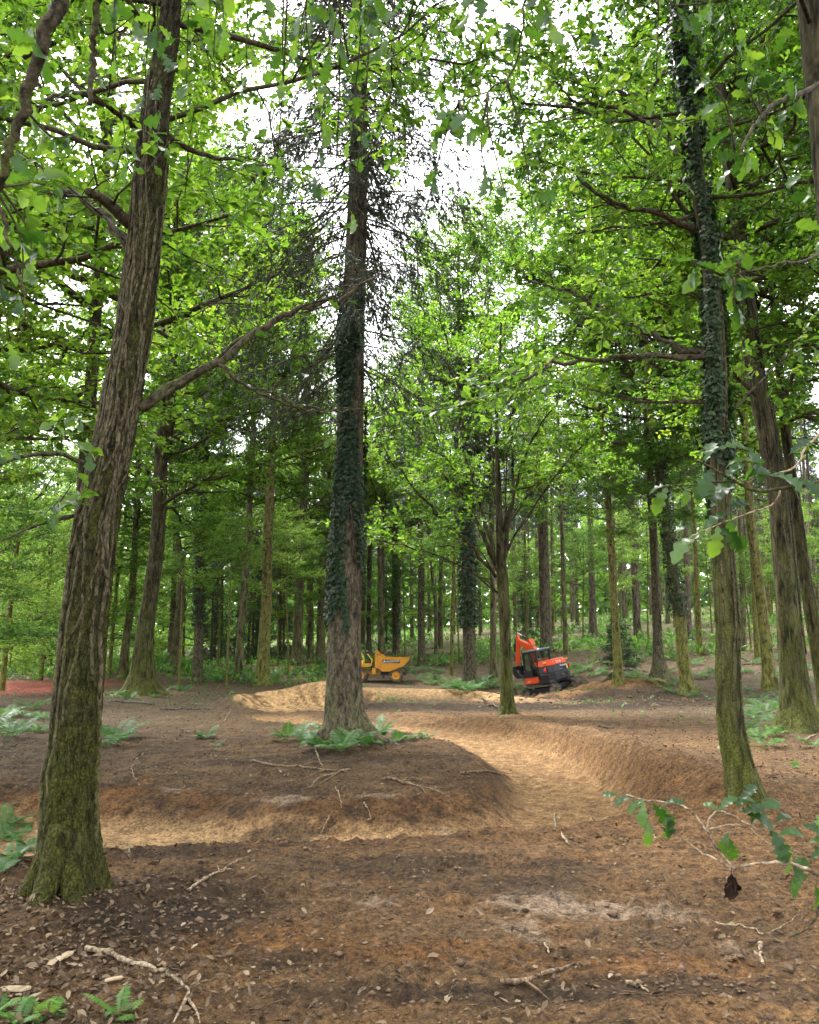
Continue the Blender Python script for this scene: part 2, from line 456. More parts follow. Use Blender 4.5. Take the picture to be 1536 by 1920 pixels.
LIP = catmull([(-2.6, 7.2), (-1.2, 7.35), (0.4, 7.6), (1.6, 8.3), (2.5, 8.9)], 12)
HEAPS = [(8.6, 40.5, .55, 1.2), (9.9, 39.6, .45, 1.0), (11.2, 40.2, .5, 1.1), (12.4, 41.0, .35, .9), (7.4, 38.2, .3, 1.0), (6.2, 37.4, .25, 1.1), (9.0, 36.8, .3, 1.3),
         (10.8, 43.4, .75, .9), (8.9, 44.6, .5, .8), (11.6, 36.5, .22, 1.5), (5.2, 35.4, .2, 1.0), (8.5, 44.0, .42, .8), (7.0, 41.8, .22, .8), (8.3, 42.3, .3, .7)]

def feats(x, y):
    """distances the height and the soil colour both use"""
    f = {}
    f['td'], f['tp'], f['ts'] = poly_dist(x, y, TRACK)
    f['td'] = f['td'] / (1 + .55 * sstep(-1.0, -3.6, x) * (y < 13))
    f['cd'], f['cp'], f['cs'] = poly_dist(x, y, CREST)
    f['bd'], f['bp'], f['bs'] = poly_dist(x, y, BERM)
    f['sd'], f['sp'], _ = poly_dist(x, y, STRIP)
    f['dd'], _, _ = poly_dist(x, y, DARK)
    f['ld'], f['lp'], _ = poly_dist(x, y, LIP)
    f['bowl'] = np.exp(-(((x + 3.5) / 1.75) ** 2 + ((y - 27.5) / 1.7) ** 2) ** 2)
    return f

def n_patch(x, y): return 1.6 * pnoise(x * 1.1, y * 1.1, 57)

def height(x, y, f=None):
    x = np.asarray(x, float); y = np.asarray(y, float)
    if f is None: f = feats(x, y)
    z = base_h(x, y)
    fade = 1 - sstep(0.55, 0.75, f['tp'])
    wob = 0.12 * pnoise(x * .9, y * .9, 3)
    cut = 1 - sstep(0.50, 1.25, f['td'] + wob)
    z = z - (0.14 + 0.22 * fade) * cut
    csig = np.where(f['cs'] > 0, .36, .95)
    z = z + 0.33 * np.exp(-(f['cd'] / csig) ** 2) * sstep(0, .15, f['cp']) * (1 - 0.62 * sstep(.45, 1, f['cp']))
    z = z + 0.05 * np.exp(-(f['ld'] / .7) ** 2)
    z = z + 0.44 * np.exp(-(f['bd'] / .72) ** 2) * sstep(0, .15, f['bp']) * (1 - .35 * sstep(.6, 1, f['bp']))
    z = z - 0.10 * f['bowl']
    z = z + 0.52 * np.exp(-(f['sd'] / 1.4) ** 2) * (1 - .75 * sstep(.5, 1, f['sp']))
    z = z + 0.10 * np.exp(-(f['dd'] / .8) ** 2) * (1 + .5 * pnoise(x * 1.3, y * 1.3, 5))
    z = z + 0.16 * np.exp(-(((x + 1.15) ** 2 + (y - 14.4) ** 2) / 1.1))
    z = z + 0.10 * np.exp(-(((x + 2.4) ** 2 + (y - 5.7) ** 2) / .5))
    for hx, hy, hh, hs in HEAPS:
        z = z + hh * np.exp(-(((x - hx) ** 2 + (y - hy) ** 2) / hs ** 2)) * (1 + .4 * pnoise(x * 1.5, y * 1.5, 9))
    smooth = np.clip(np.maximum(cut, np.maximum(f['bowl'], np.exp(-(f['sd'] / .8) ** 4))), 0, 1)
    rough = 1 - 0.5 * smooth
    tilled = np.exp(-(((x - 7) / 5) ** 2 + ((y - 33) / 6.5) ** 2) ** 2)
    nr = 1 - sstep(14, 45, y)
    z = z + rough * (0.05 * fbm(x * .55, y * .55, 3, 11) + 0.042 * fbm(x * 2.1, y * 2.1, 3, 21) * (0.35 + .65 * nr))
    scr = np.exp(-(f['cd'] / 1.0) ** 4) * (1 - sstep(.7, 1, f['cp'])) + .8 * np.exp(-((f['td'] - 1.1) / .45) ** 2) * (1 - sstep(.5, .6, f['tp']))
    z = z + scr * (0.045 * fbm(x * 3.6, y * 3.6, 4, 37, .6) - .02 * np.abs(pnoise(f['cp'] * 60, f['cd'] * 2.2, 39)))
    cl = fbm(x * 6.5, y * 6.5, 3, 31, .6)
    z = z + rough * nr * (0.042 * cl * (.4 + 1.2 * np.abs(n_patch(x, y))) + 0.030 * np.abs(pnoise(x * 13, y * 13, 41)) * (.5 + np.abs(n_patch(x + 7, y))))
    z = z + np.maximum(tilled, .8 * np.exp(-(f['dd'] / 1.8) ** 4)) * (1 - smooth) * (0.20 * fbm(x * 1.2, y * 1.2, 4, 51, .65))
    return z

def gz(x, y):
    return float(height(np.array([float(x)]), np.array([float(y)]))[0])

_YS = np.exp(np.linspace(math.log(1.5), math.log(260), 700))
def G(px, py):
    """where the ray through a pixel of the photograph meets the ground"""
    d = ray(px, py)
    X = d[0] / d[1] * _YS; Z = CAM_H + d[2] / d[1] * _YS
    h = height(X, _YS)
    k = np.nonzero(Z <= h)[0]
    if len(k) == 0 or k[0] == 0:
        Yh = 110.0
    else:
        i = k[0]; a = Z[i - 1] - h[i - 1]; b = Z[i] - h[i]
        Yh = _YS[i - 1] + (_YS[i] - _YS[i - 1]) * a / (a - b)
    x = d[0] / d[1] * Yh
    return np.array([x, Yh, gz(x, Yh)])

def build_ground():
    ys = [np.linspace(-12, 2.4, 30), np.arange(2.43, 11.5, .034)]
    y = ys[1][-1]; far = []
    while y < 420:
        y += 0.0082 * y * (1 if y < 60 else 1.8); far.append(y)
    ys = np.concatenate(ys + [np.array(far)])
    nc = 420
    u = np.linspace(-1, 1, nc)
    s = 0.48 * u + 0.52 * u ** 3
    half = 7 + 0.8 * np.abs(ys)
    X = s[None] * half[:, None]; Y = np.repeat(ys[:, None], nc, 1)
    x, y = X.ravel(), Y.ravel()
    f = feats(x, y)
    z = height(x, y, f)
    nr = len(ys)
    i = np.arange(nr - 1)[:, None] * nc; j = np.arange(nc - 1)[None]
    Q = np.stack([i + j, i + j + 1, i + nc + j + 1, i + nc + j], -1).reshape(-1, 4)
    g = Geo(); g.add(np.stack([x, y, z], -1), Q)
    me = g.mesh('ground', M['soil'], True)
    # ---- soil types (what the ground is made of)
    topsoil = np.array([.058, .038, .021]); brown = np.array([.205, .118, .052]); clay = np.array([.33, .19, .085])
    sand = np.array([.57, .375, .195]); litter = np.array([.135, .099, .060]); grey = np.array([.31, .235, .175])
    red = np.array([.40, .115, .08]); grass = np.array([.085, .125, .035]); sienna = np.array([.23, .115, .038])
    def lay(c, w, k): return c + (k - c) * np.clip(w, 0, 1)[:, None]
    n1 = fbm(x * .5, y * .5, 4, 61); n2 = fbm(x * 1.7, y * 1.7, 4, 71); n3 = fbm(x * 5, y * 5, 4, 81, .6)
    c = np.repeat(litter[None], len(x), 0)
    c = lay(c, sstep(-.1, .4, n2) * .5, topsoil)
    # far floor: green ground cover up the slope
    gm = sstep(48, 75, y + 8 * n1) * (0.30 + .5 * sstep(-.2, .3, n2))
    c = lay(c, gm, grass)
    # worked earth in front
    work = np.exp(-(((x - 1.0) / 7.0) ** 2 + ((y - 14) / 15) ** 2) ** 2)
    work = np.clip(work * 1.25 + .25 * n1, 0, 1)
    c = lay(c, work * (.75 + .5 * n2), brown)
    c = lay(c, work * sstep(.08, .5, n1 + .5 * n3) * .7, topsoil)
    c = lay(c, work * sstep(.12, .42, fbm(x * .8 + 4, y * .8, 4, 91)) * .75, clay * .8)
    # dark turned soil band behind, round the digger
    till = np.exp(-(((x - 7) / 5.5) ** 2 + ((y - 33) / 6.5) ** 2) ** 2)
    c = lay(c, till * sstep(-.45, .1, n2 + .2), topsoil * .85)
    c = lay(c, np.exp(-(f['dd'] / 2.0) ** 4) * .95 * sstep(-.7, -.1, n3 + .2), topsoil * .72)
    for hx, hy, hh, hs in HEAPS[:6]:
        c = lay(c, np.exp(-(((x - hx) ** 2 + (y - hy) ** 2) / (hs * 1.0) ** 2) ** 2) * sstep(-.4, .1, n2), clay * 1.1)
    # inner bank, outer berm, riding line
    c = lay(c, np.exp(-((f['td'] - 1.1) / .5) ** 2) * (1 - sstep(.5, .6, f['tp'])) * sstep(-.5, .2, n3 + .1), sienna * .62)
    c = lay(c, np.exp(-((f['td'] - 1.15) / .55) ** 2) * (1 - sstep(.5, .6, f['tp'])) * sstep(.0, .35, n3 + .5 * n2) * .8, topsoil)
    crestw = np.exp(-(f['cd'] / .95) ** 4)
    c = lay(c, .75 * (1 - sstep(2.0, 4.5, x)) * np.exp(-((y - 15.5) / 6.0) ** 4) * sstep(-.35, .25, n2 + .5 * n3), topsoil * 1.1)
    c = lay(c, crestw * (.65 + .5 * n3), clay * np.array([.80, .84, .95]))
    wall = np.exp(-((f['cd'] - .38) / .28) ** 2) * (f['cs'] > 0) * (1 - sstep(.8, 1, f['cp']))
    c = lay(c, wall * (.5 + .8 * n3), sienna * .85)
    right_slope = np.exp(-(((x - 2.9) / 1.9) ** 2 + ((y - 8.4) / 1.7) ** 2) ** 1.5)
    c = lay(c, right_slope * (.6 + .6 * n3), clay * .85)
    ride = 1 - sstep(.55, 1.0, f['td'] + .25 * n3)
    turn = sstep(.28, .42, f['tp'])
    ridecol = lay(np.repeat((clay * np.array([1.1, 1.18, 1.3]))[None], len(x), 0), (1 - turn) * .95 * sstep(-.5, .1, n2 + .15), sand * .92)
    ridecol = lay(ridecol, turn * sstep(-.1, .35, n3) * .5, sand * .8)
    wr = np.clip(ride, 0, 1)[:, None]
    c = c * (1 - wr) + ridecol * wr
    # pale bermed bowl, raked in streaks, and the strip behind the conifer
    bw = np.clip(sstep(.10, .38, f['bowl'] + .12 * n3) + np.exp(-(f['bd'] / .85) ** 4) * sstep(.02, .2, f['bp']) * (f['bs'] < .5), 0, 1)
    ang = np.arctan2(y - 25.0, x + 1.8); streak = pnoise(ang * 26, np.hypot(x + 1.8, y - 25) * .35, 101)
    bcol = lay(np.repeat((sand * 1.12)[None], len(x), 0), sstep(-.02, .22, streak), clay * .55)
    c = c * (1 - bw[:, None]) + bcol * bw[:, None]
    sw = np.exp(-(f['sd'] / 1.6) ** 4) * (1 - .8 * sstep(.75, 1, f['sp']))
    c = lay(c, sw * sstep(-.6, .0, n2 + .25), sand * .95)
    # red chipping path on the far left and a patch behind the conifer
    rp = np.exp(-((y - 40.0 - .33 * (x + 20)) / 6.0) ** 4) * sstep(-14.6, -16.5, x)
    c = lay(c, rp * sstep(-.7, -.1, n3 + .35), red)
    c = lay(c, np.exp(-(((x + 8.5) / 1.8) ** 2 + ((y - 61) / 3.0) ** 2) ** 2), red * .85)
    # grey clay smears
    n5 = fbm(x * 9, y * 9, 4, 121, .65)
    for px, py, sx, sy, k in [(1010, 1692, .42, .22, .9), (1130, 1705, .40, .16, .9), (1255, 1728, .20, .12, .8), (985, 1750, .16, .22, .7), (705, 1690, .14, .2, .7),
                              (545, 1497, .45, .16, .8), (330, 1478, .25, .12, .5), (430, 1480, .2, .1, .6), (700, 1490, .35, .12, .5), (1400, 1785, .15, .1, .5),
                              (830, 1560, .15, .1, .5), (640, 1660, .2, .1, .3)]:
        q = G0(px, py)
        w = np.exp(-(((x - q[0]) / (sx * 1.25)) ** 2 + ((y - q[1]) / (sy * 1.5)) ** 2))
        c = lay(c, k * sstep(.38, .70, w * .9 + (.75 * n3 + .5 * n5) * (w > .03)), grey)
    for px, py, sx, sy in [(470, 1745, .7, .28), (760, 1775, .9, .22), (1200, 1800, .8, .2), (150, 1500, .8, .3)]:
        q = G0(px, py)
        w = np.exp(-(((x - q[0]) / sx) ** 2 + ((y - q[1]) / sy) ** 2))
        c = lay(c, .75 * sstep(.2, .7, w + .4 * n3), sienna * 1.05)
    # dark churned patches along the near lip
    for px, py, sx, sy in [(330, 1600, .9, .35), (520, 1570, .6, .25), (760, 1620, 1.1, .4), (960, 1660, .8, .3), (1060, 1625, .5, .25), (300, 1720, .5, .4), (820, 1860, 1.2, .15), (1250, 1850, .9, .2), (1060, 1790, .4, .12), (560, 1800, .4, .15), (560, 1425, 2.0, .8)]:
        q = G0(px, py); w = np.exp(-(((x - q[0]) / sx) ** 2 + ((y - q[1]) / sy) ** 2))
        c = lay(c, .75 * sstep(.25, .75, w + .7 * n3), topsoil * 1.05)
    # darker rooty soil by the left oak, leaf mould in the left corner
    w = np.exp(-(((x + 1.6) / .8) ** 2 + ((y - 5.9) / .9) ** 2)); c = lay(c, .8 * sstep(.2, .7, w + .3 * n3), topsoil * .9)
    w = np.exp(-(((x + 1.9) / .75) ** 2 + ((y - 4.0) / .75) ** 2)); c = lay(c, .55 * w, topsoil)
    n4 = fbm(x * 11, y * 11, 4, 111, .65)
    dk = sstep(.06, .36, n3 * .7 + .6 * n4) * (1 - .75 * ride) * (1 - .8 * bw)
    c = c * (1 - .48 * dk)[:, None]
    c = c * np.clip(1 + .75 * n3 + .35 * n4, .35, 1.9)[:, None]
    # every soil colour darkened evenly and warmed a little
    c = np.clip(c * np.array([.80, .765, .705]), .008, .8)
    at = me.color_attributes.new('soil', 'FLOAT_COLOR', 'POINT')
    at.data.foreach_set('color', np.concatenate([c, np.ones((len(c), 1))], 1).astype(np.float32).ravel())
    o = obj('ground', me); tag(o, kind='structure')
    o['label'] = 'bare worked earth of the woodland floor with a carved dirt bike track'
    return o

def G0(px, py):
    return G(px, py)

def soil_mat():
    m, nt, out = new_mat('soil')
    at = N(nt, 'ShaderNodeVertexColor'); at.layer_name = 'soil'
    tc = N(nt, 'ShaderNodeTexCoord')
    n1 = N(nt, 'ShaderNodeTexNoise'); n1.inputs['Scale'].default_value = 28; n1.inputs['Detail'].default_value = 8; n1.inputs['Roughness'].default_value = .75
    n2 = N(nt, 'ShaderNodeTexNoise'); n2.inputs['Scale'].default_value = 110; n2.inputs['Detail'].default_value = 5; n2.inputs['Roughness'].default_value = .7
    n3 = N(nt, 'ShaderNodeTexNoise'); n3.inputs['Scale'].default_value = 7; n3.inputs['Detail'].default_value = 8; n3.inputs['Roughness'].default_value = .7
    for n in (n1, n2, n3): nt.links.new(tc.outputs['Object'], n.inputs['Vector'])
    r1 = ramp(nt, [(.35, (.34, .33, .31)), (.49, (.97, .97, .97)), (.65, (1.45, 1.42, 1.36))]); nt.links.new(n1.outputs['Fac'], r1.inputs[0])
    r2 = ramp(nt, [(.36, (.58, .58, .58)), (.51, (1, 1, 1)), (.66, (1.5, 1.47, 1.42))]); nt.links.new(n2.outputs['Fac'], r2.inputs[0])
    r3 = ramp(nt, [(.38, (.62, .6, .58)), (.62, (1.3, 1.29, 1.27))]); nt.links.new(n3.outputs['Fac'], r3.inputs[0])
    c = mix(nt, 1.0, at.outputs['Color'], r1.outputs[0], 'MULTIPLY')
    c = mix(nt, 1.0, c, r2.outputs[0], 'MULTIPLY')
    c = mix(nt, 1.0, c, r3.outputs[0], 'MULTIPLY')
    b = N(nt, 'ShaderNodeBsdfPrincipled'); b.inputs['Roughness'].default_value = .88; b.inputs['Specular IOR Level'].default_value = .2
    nt.links.new(c, b.inputs['Base Color'])
    ad = N(nt, 'ShaderNodeMath', operation='MULTIPLY_ADD'); nt.links.new(n1.outputs['Fac'], ad.inputs[0]); ad.inputs[1].default_value = 2.0
    nt.links.new(n2.outputs['Fac'], ad.inputs[2])
    bp = N(nt, 'ShaderNodeBump'); bp.inputs['Strength'].default_value = .9; bp.inputs['Distance'].default_value = .035
    nt.links.new(ad.outputs[0], bp.inputs['Height']); nt.links.new(bp.outputs[0], b.inputs['Normal'])
    nt.links.new(b.outputs[0], out.inputs['Surface'])
    return m
M['soil'] = soil_mat()
build_ground()

# ------------------------------------------------------------------ leaves and crowns
UP = np.array([0, 0, 1.0])
LEAF2 = (np.array([[0, 0, 0], [-.30, .52, .07], [.30, .52, .07], [0, 1, -.03]]), np.array([[0, 2, 3], [0, 3, 1]]))
LEAF2N = (np.array([[0, 0, 0], [-.09, .45, .02], [.09, .45, .02], [0, 1, 0]]), np.array([[0, 2, 3], [0, 3, 1]]))
def lobed(rows, curl=0.12, fold=0.10):
    """oak leaf: midrib plus wavy outline, rows = (half width, along)"""
    v, t = [], []
    for w, y in rows:
        z = -curl * (y - .25) ** 2 * 2
        v += [(-w, y, z + fold * w / .3), (0, y, z), (w, y, z + fold * w / .3)]
    for i in range(len(rows) - 1):
        a, b = 3 * i, 3 * i + 3
        t += [(a, a + 1, b + 1), (a, b + 1, b), (a + 1, a + 2, b + 2), (a + 1, b + 2, b + 1)]
    return np.array(v, float), np.array(t, int)
OAK_MID = lobed([(.01, .0), (.16, .26), (.10, .40), (.28, .62), (.19, .84), (.03, 1.0)])
OAK_NEAR = lobed([(.012, -.10), (.02, .02), (.10, .14), (.14, .20), (.075, .27), (.19, .38), (.23, .44), (.12, .51), (.25, .61), (.29, .68), (.16, .75), (.24, .83), (.20, .90), (.10, .94), (.08, .99), (.01, 1.0)], .22, .08)
IVY = (np.array([[0, 0, 0], [-.48, .30, .05], [-.25, .62, .0], [0, 1, .05], [.25, .62, 0], [.48, .30, .05]]), np.array([[0, 3, 2], [0, 2, 1], [0, 5, 4], [0, 4, 3]]))

def leaves_on(g, starts, ends, rng, nl, size, tpl, spread=.6, tilt=.55, tmin=.15):
    n = len(starts)
    if n == 0: return
    t = rng.uniform(tmin, 1.05, (n, nl))
    d = unit(ends - starts)
    pos = starts[:, None] + (ends - starts)[:, None] * t[..., None]
    direc = d[:, None] * .6 + rng.normal(0, spread, (n, nl, 3)); direc[..., 2] = direc[..., 2] * .6 - .12
    pos = (pos + unit(direc) * .02).reshape(-1, 3)
    nrm = UP + rng.normal(0, tilt, (n * nl, 3))
    sz = size * rng.uniform(.65, 1.2, n * nl)
    cl = np.repeat(rng.uniform(-.25, .25, n), nl)
    place(g, tpl, pos, direc.reshape(-1, 3), nrm, sz, np.clip(rng.beta(2, 2.2, n * nl) + cl, 0, 1))

def crown_from_limbs(limbs, seed, n1=7, len1=.45, n2=6, len2=.65, nl=12, size=.12, tpl=LEAF2, flat=.45, k0=6, tstart=.25, up=.12, wood=None, foliage=None, nmin=3):
    """limbs: (points, r0, r1). Adds side branches, twigs and leaves."""
    rng = np.random.default_rng(seed)
    W = wood or Geo(); L = foliage or Geo()
    S, E = [], []
    for pts, r0, r1 in limbs:
        pts = np.asarray(pts, float); m = max(6, len(pts))
        pp = catmull(pts, m + 3)
        wob = rng.normal(0, .012, pp.shape) * np.linalg.norm(pp[-1] - pp[0]); wob[0] = 0
        pp = pp + wob
        tube(W, pp, np.linspace(r0, r1, len(pp)), k0)
        L0 = np.linalg.norm(np.diff(pp, axis=0), axis=1).sum()
        nn = max(nmin, int(round(n1 * min(1.6, L0 / 3.5))))
        for i in range(nn):
            t = tstart + (1 - tstart) * (i + rng.uniform(.2, .9)) / nn
            f = min(t, .999) * (len(pp) - 1); a = int(f)
            b = pp[a] + (pp[a + 1] - pp[a]) * (f - a)
            tg = unit(pp[a + 1] - pp[a])
            side = unit(np.cross(tg, UP) + rng.normal(0, .15, 3)) * (1 if i % 2 else -1)
            d = unit(tg * .55 + side * rng.uniform(.6, 1.0) + UP * (up + rng.normal(0, flat * .5)))
            ll = max(.5, L0 * len1 * rng.uniform(.6, 1.15) * (1.1 - .55 * t))
            c = [b]
            for q in range(3):
                d = unit(d + rng.normal(0, .16, 3) + UP * .03)
                c.append(c[-1] + d * ll / 3)
            c = np.array(c)
            rb = (r0 + (r1 - r0) * t) * .55
            tube(W, c, np.linspace(rb, max(.004, rb * .3), 4), 4)
            m2 = max(2, int(round(n2 * min(1.5, ll / 1.3))))
            tt = rng.uniform(.15, 1, m2) * 2.999
            ia = tt.astype(int); st = c[ia] + (c[ia + 1] - c[ia]) * (tt - ia)[:, None]
            dd = unit(d * .5 + rng.normal(0, .7, (m2, 3)) * np.array([1, 1, flat]))
            S.append(st); E.append(st + dd * (len2 * rng.uniform(.55, 1.2, m2))[:, None])
        # the end of the limb itself
        S.append(pp[-2:-1]); E.append(pp[-1:] + unit(pp[-1] - pp[-2])[None] * .3)
    S = np.concatenate(S); E = np.concatenate(E)
    cones(W, S, E, .006, .002, 3)
    leaves_on(L, S, E, rng, nl, size, tpl)
    return W, L

def limb_set(seed, H, R, n, prof, el=(5, 60), r0=.09):
    rng = np.random.default_rng(seed)
    out = []
    for i in range(n):
        h = H * (i + rng.uniform(0, .9)) / n * .92
        az = i * 2.399 + rng.normal(0, .35)
        R_ = R * prof(h / H) * rng.uniform(.75, 1.12)
        e = math.radians(el[0] + (el[1] - el[0]) * (h / H) + rng.normal(0, 9))
        d = np.array([math.cos(az) * math.cos(e), math.sin(az) * math.cos(e), math.sin(e)])
        p = [np.array([0, 0, h])]
        for q in range(5):
            d = unit(d + rng.normal(0, .13, 3) + UP * .03)
            p.append(p[-1] + d * R_ / 5)
        rr = r0 * (1 - .7 * h / H) * (.5 + .5 * R_ / R)
        out.append((np.array(p), rr, rr * .22))
    return out

TEMPL = {}
def template(key, seed, H, R, n, prof, mat, el=(5, 60), r0=.09, **kw):
    W, L = crown_from_limbs(limb_set(seed, H, R, n, prof, el, r0), seed + 1, **kw)
    TEMPL[key] = (W.mesh(key + '_limbs', M['branch']), L.mesh(key + '_leaves', M[mat], False, 'tint'), H)

oakp = lambda t: .55 + .6 * math.sin(math.pi * min(1, t * .9 + .12)) - .45 * max(0, t - .6)
template('oak_a', 10, 12, 4.8, 30, oakp, 'leaf', n1=9, n2=7, nl=14, size=.15)
template('oak_b', 20, 13, 4.5, 32, oakp, 'leaf', n1=9, n2=7, nl=14, size=.155)
template('oak_c', 30, 10, 5.0, 26, oakp, 'leaf', n1=9, n2=8, nl=14, size=.145)
template('beech', 40, 10, 4.0, 24, lambda t: 1.0 - .65 * t, 'beech', el=(-4, 45), r0=.06, n1=9, n2=8, nl=16, size=.125, flat=.18, len2=.75)
template('beech_low', 45, 7, 4.4, 20, lambda t: 1.05 - .6 * t, 'beech', el=(-12, 45), r0=.05, n1=9, n2=9, nl=16, size=.13, flat=.22, len2=.75)
template('near_oak', 50, 8, 3.9, 24, oakp, 'near_leaf', r0=.030, n1=9, n2=7, nl=14, size=.105, tpl=OAK_MID)

def spruce_template(key, seed, H, R, step, per, dense, mat, tip=.15, base_bare=0.0, droop=.35, hang=.35, nsize=.16):
    """whorled drooping branches hung with needle strings"""
    rng = np.random.default_rng(seed)
    W = Geo(); L = Geo()
    h = base_bare
    PS, PD, SZ = [], [], []
    SA, SB = [], []
    while h < H - .3:
        f = h / H
        rl = R * (1 - f) ** .8 + tip
        for b in range(per):
            if rng.random() > dense * 1.2: continue
            az = rng.uniform(0, 2 * math.pi); l = rl * rng.uniform(.6, 1.1)
            e = .25 - droop * 1.4 * (1 - f) + rng.normal(0, .12)
            d = np.array([math.cos(az) * math.cos(e), math.sin(az) * math.cos(e), math.sin(e)])
            p = [np.array([0, 0, h + rng.uniform(-.15, .15)])]
            for q in range(5):
                d = unit(d + np.array([0, 0, -.10 if q < 3 else .14]) + rng.normal(0, .05, 3))
                p.append(p[-1] + d * l / 5)
            p = np.array(p)
            tube(W, p, np.linspace(.012 + .012 * l / R, .004, 6), 4)
            nb = max(4, int(l * 7 * dense))
            t = rng.uniform(.25, 1, nb) * 4.999; ia = t.astype(int)
            st = p[ia] + (p[ia + 1] - p[ia]) * (t - ia)[:, None]
            sgn = np.where(np.arange(nb) % 2, 1, -1)[:, None]
            sd = unit(np.cross(d, UP)) * sgn
            en = st + (sd * rng.uniform(.25, .6, (nb, 1)) + d * .3 + UP * -hang * rng.uniform(.3, 1.6, (nb, 1))) * (.45 + .5 * rng.random((nb, 1)))
            SA.append(st); SB.append(en)
    # needles ride on the hanging branchlets
        h += step * rng.uniform(.8, 1.2)
    A = np.concatenate(SA); B = np.concatenate(SB)
    cones(W, A, B, .005, .002, 3)
    nn = int(9 * dense) + 3
    t = rng.uniform(.0, 1.0, (len(A), nn, 1))
    pos = (A[:, None] + (B - A)[:, None] * t).reshape(-1, 3)
    dr = np.repeat(unit(B - A), nn, 0) + rng.normal(0, .45, (len(pos), 3))
    place(L, LEAF2N, pos, dr, rng.normal(0, 1, (len(pos), 3)), nsize * rng.uniform(.6, 1.3, len(pos)), rng.beta(2, 2, len(pos)))
    TEMPL[key] = (W.mesh(key + '_branches', M['deadwood']), L.mesh(key + '_needles', M[mat], False, 'tint'), H)

spruce_template('spruce', 60, 15, 3.0, .42, 6, .75, 'needle', nsize=.26)
spruce_template('spruce_open', 70, 14, 3.6, .42, 6, .8, 'needle_dry', nsize=.17, hang=.9, droop=.42)
spruce_template('sapling', 80, 3.2, 1.25, .16, 6, .9, 'needle', tip=.05, hang=.12, droop=.05, nsize=.17)

def dead_template(key, seed, H, R, n):
    rng = np.random.default_rng(seed); W = Geo(); A, B = [], []
    for i in range(n):
        az = rng.uniform(0, 6.283); l = R * rng.uniform(.35, 1)
        d = np.array([math.cos(az), math.sin(az), rng.normal(-.08, .16)])
        p = [np.array([0, 0, H * rng.random()])]
        for q in range(4):
            d = unit(d + rng.normal(0, .14, 3) - UP * .03); p.append(p[-1] + d * l / 4)
        p = np.array(p); tube(W, p, np.linspace(.016, .004, 5), 3)
        m = 5; t = rng.uniform(.3, 1, m) * 3.999; ia = t.astype(int)
        st = p[ia] + (p[ia + 1] - p[ia]) * (t - ia)[:, None]
        A.append(st); B.append(st + (d + rng.normal(0, .6, (m, 3))) * .4)
    cones(W, np.concatenate(A), np.concatenate(B), .005, .002, 3)
    TEMPL[key] = W.mesh(key, M['deadwood'])
dead_template('dead', 90, 9, 2.2, 60)

# ------------------------------------------------------------------ trunks
def trunk_mesh(name, pts, rad, mat, k=16, per_m=4.0, flare=.5, fh=.35, lobes=5, bark=0.0, seed=0, bfreq=(9, 1.6), sink=.35):
    """tapering trunk along pts (pts[0] on the ground at local 0,0,0)"""
    rng = np.random.default_rng(seed)
    pts = np.asarray(pts, float); rad = np.asarray(rad, float)
    s = np.concatenate([[0], np.cumsum(np.linalg.norm(np.diff(pts, axis=0), axis=1))])
    n = max(8, int(s[-1] * per_m))
    # finer rows near the foot
    u = np.linspace(0, 1, n); ss = s[-1] * (0.55 * u + 0.45 * u ** 2.2)
    cat = catmull(pts, 300)
    cs = np.concatenate([[0], np.cumsum(np.linalg.norm(np.diff(cat, axis=0), axis=1))]); cs *= s[-1] / cs[-1]
    C = np.stack([np.interp(ss, cs, cat[:, i]) for i in range(3)], -1)
    R = np.interp(ss, s, rad)
    C = np.vstack([C[0] - [0, 0, sink], C]); R = np.concatenate([[R[0]], R]); ss = np.concatenate([[-sink], ss]); n += 1
    th = np.linspace(0, 2 * math.pi, k, endpoint=False)
    ph = rng.uniform(0, 6.28, 3)
    lob = .5 + .5 * np.cos(lobes * th + ph[0] + .6 * np.sin(th + ph[1]))
    lob = lob ** 1.5
    hh = np.maximum(ss, -.1)
    fl = np.exp(-hh / fh)[:, None] * flare * (.35 + .9 * lob[None])
    irr = 1 + .05 * np.cos(2 * th + ph[1])[None] + .04 * pnoise(th[None] * 1.2 + ph[2], ss[:, None] * 1.3, seed)
    rr = R[:, None] * (irr + fl)
    if bark:
        al = th[None] * np.maximum(R.max(), .1) * bfreq[0] / 1.0
        warp = .5 * pnoise(al * .5, ss[:, None] * 2.0, seed + 5)
        nz = 1 - np.abs(pnoise(al * 1.9 + warp, ss[:, None] * bfreq[1], seed + 7)) * 2.2
        nz2 = pnoise(al * 4, ss[:, None] * bfreq[1] * 4, seed + 9)
        rr = rr + bark * (nz - .5) + bark * .45 * nz2
    T, Nn, B = frames(C)
    # keep the ring frame steady: use world x/y projected
    V = C[:, None] + rr[..., None] * (np.cos(th)[None, :, None] * np.array([1, 0, 0]) + np.sin(th)[None, :, None] * np.array([0, 1, 0]))
    i = np.arange(n - 1)[:, None] * k; j = np.arange(k)[None]; jn = (j + 1) % k
    Q = np.stack([i + j, i + jn, i + k + jn, i + k + j], -1).reshape(-1, 4)
    g = Geo(); g.add(V.reshape(-1, 3), Q)
    return g.mesh(name, M[mat]), (C[1:], R[1:], ss[1:])

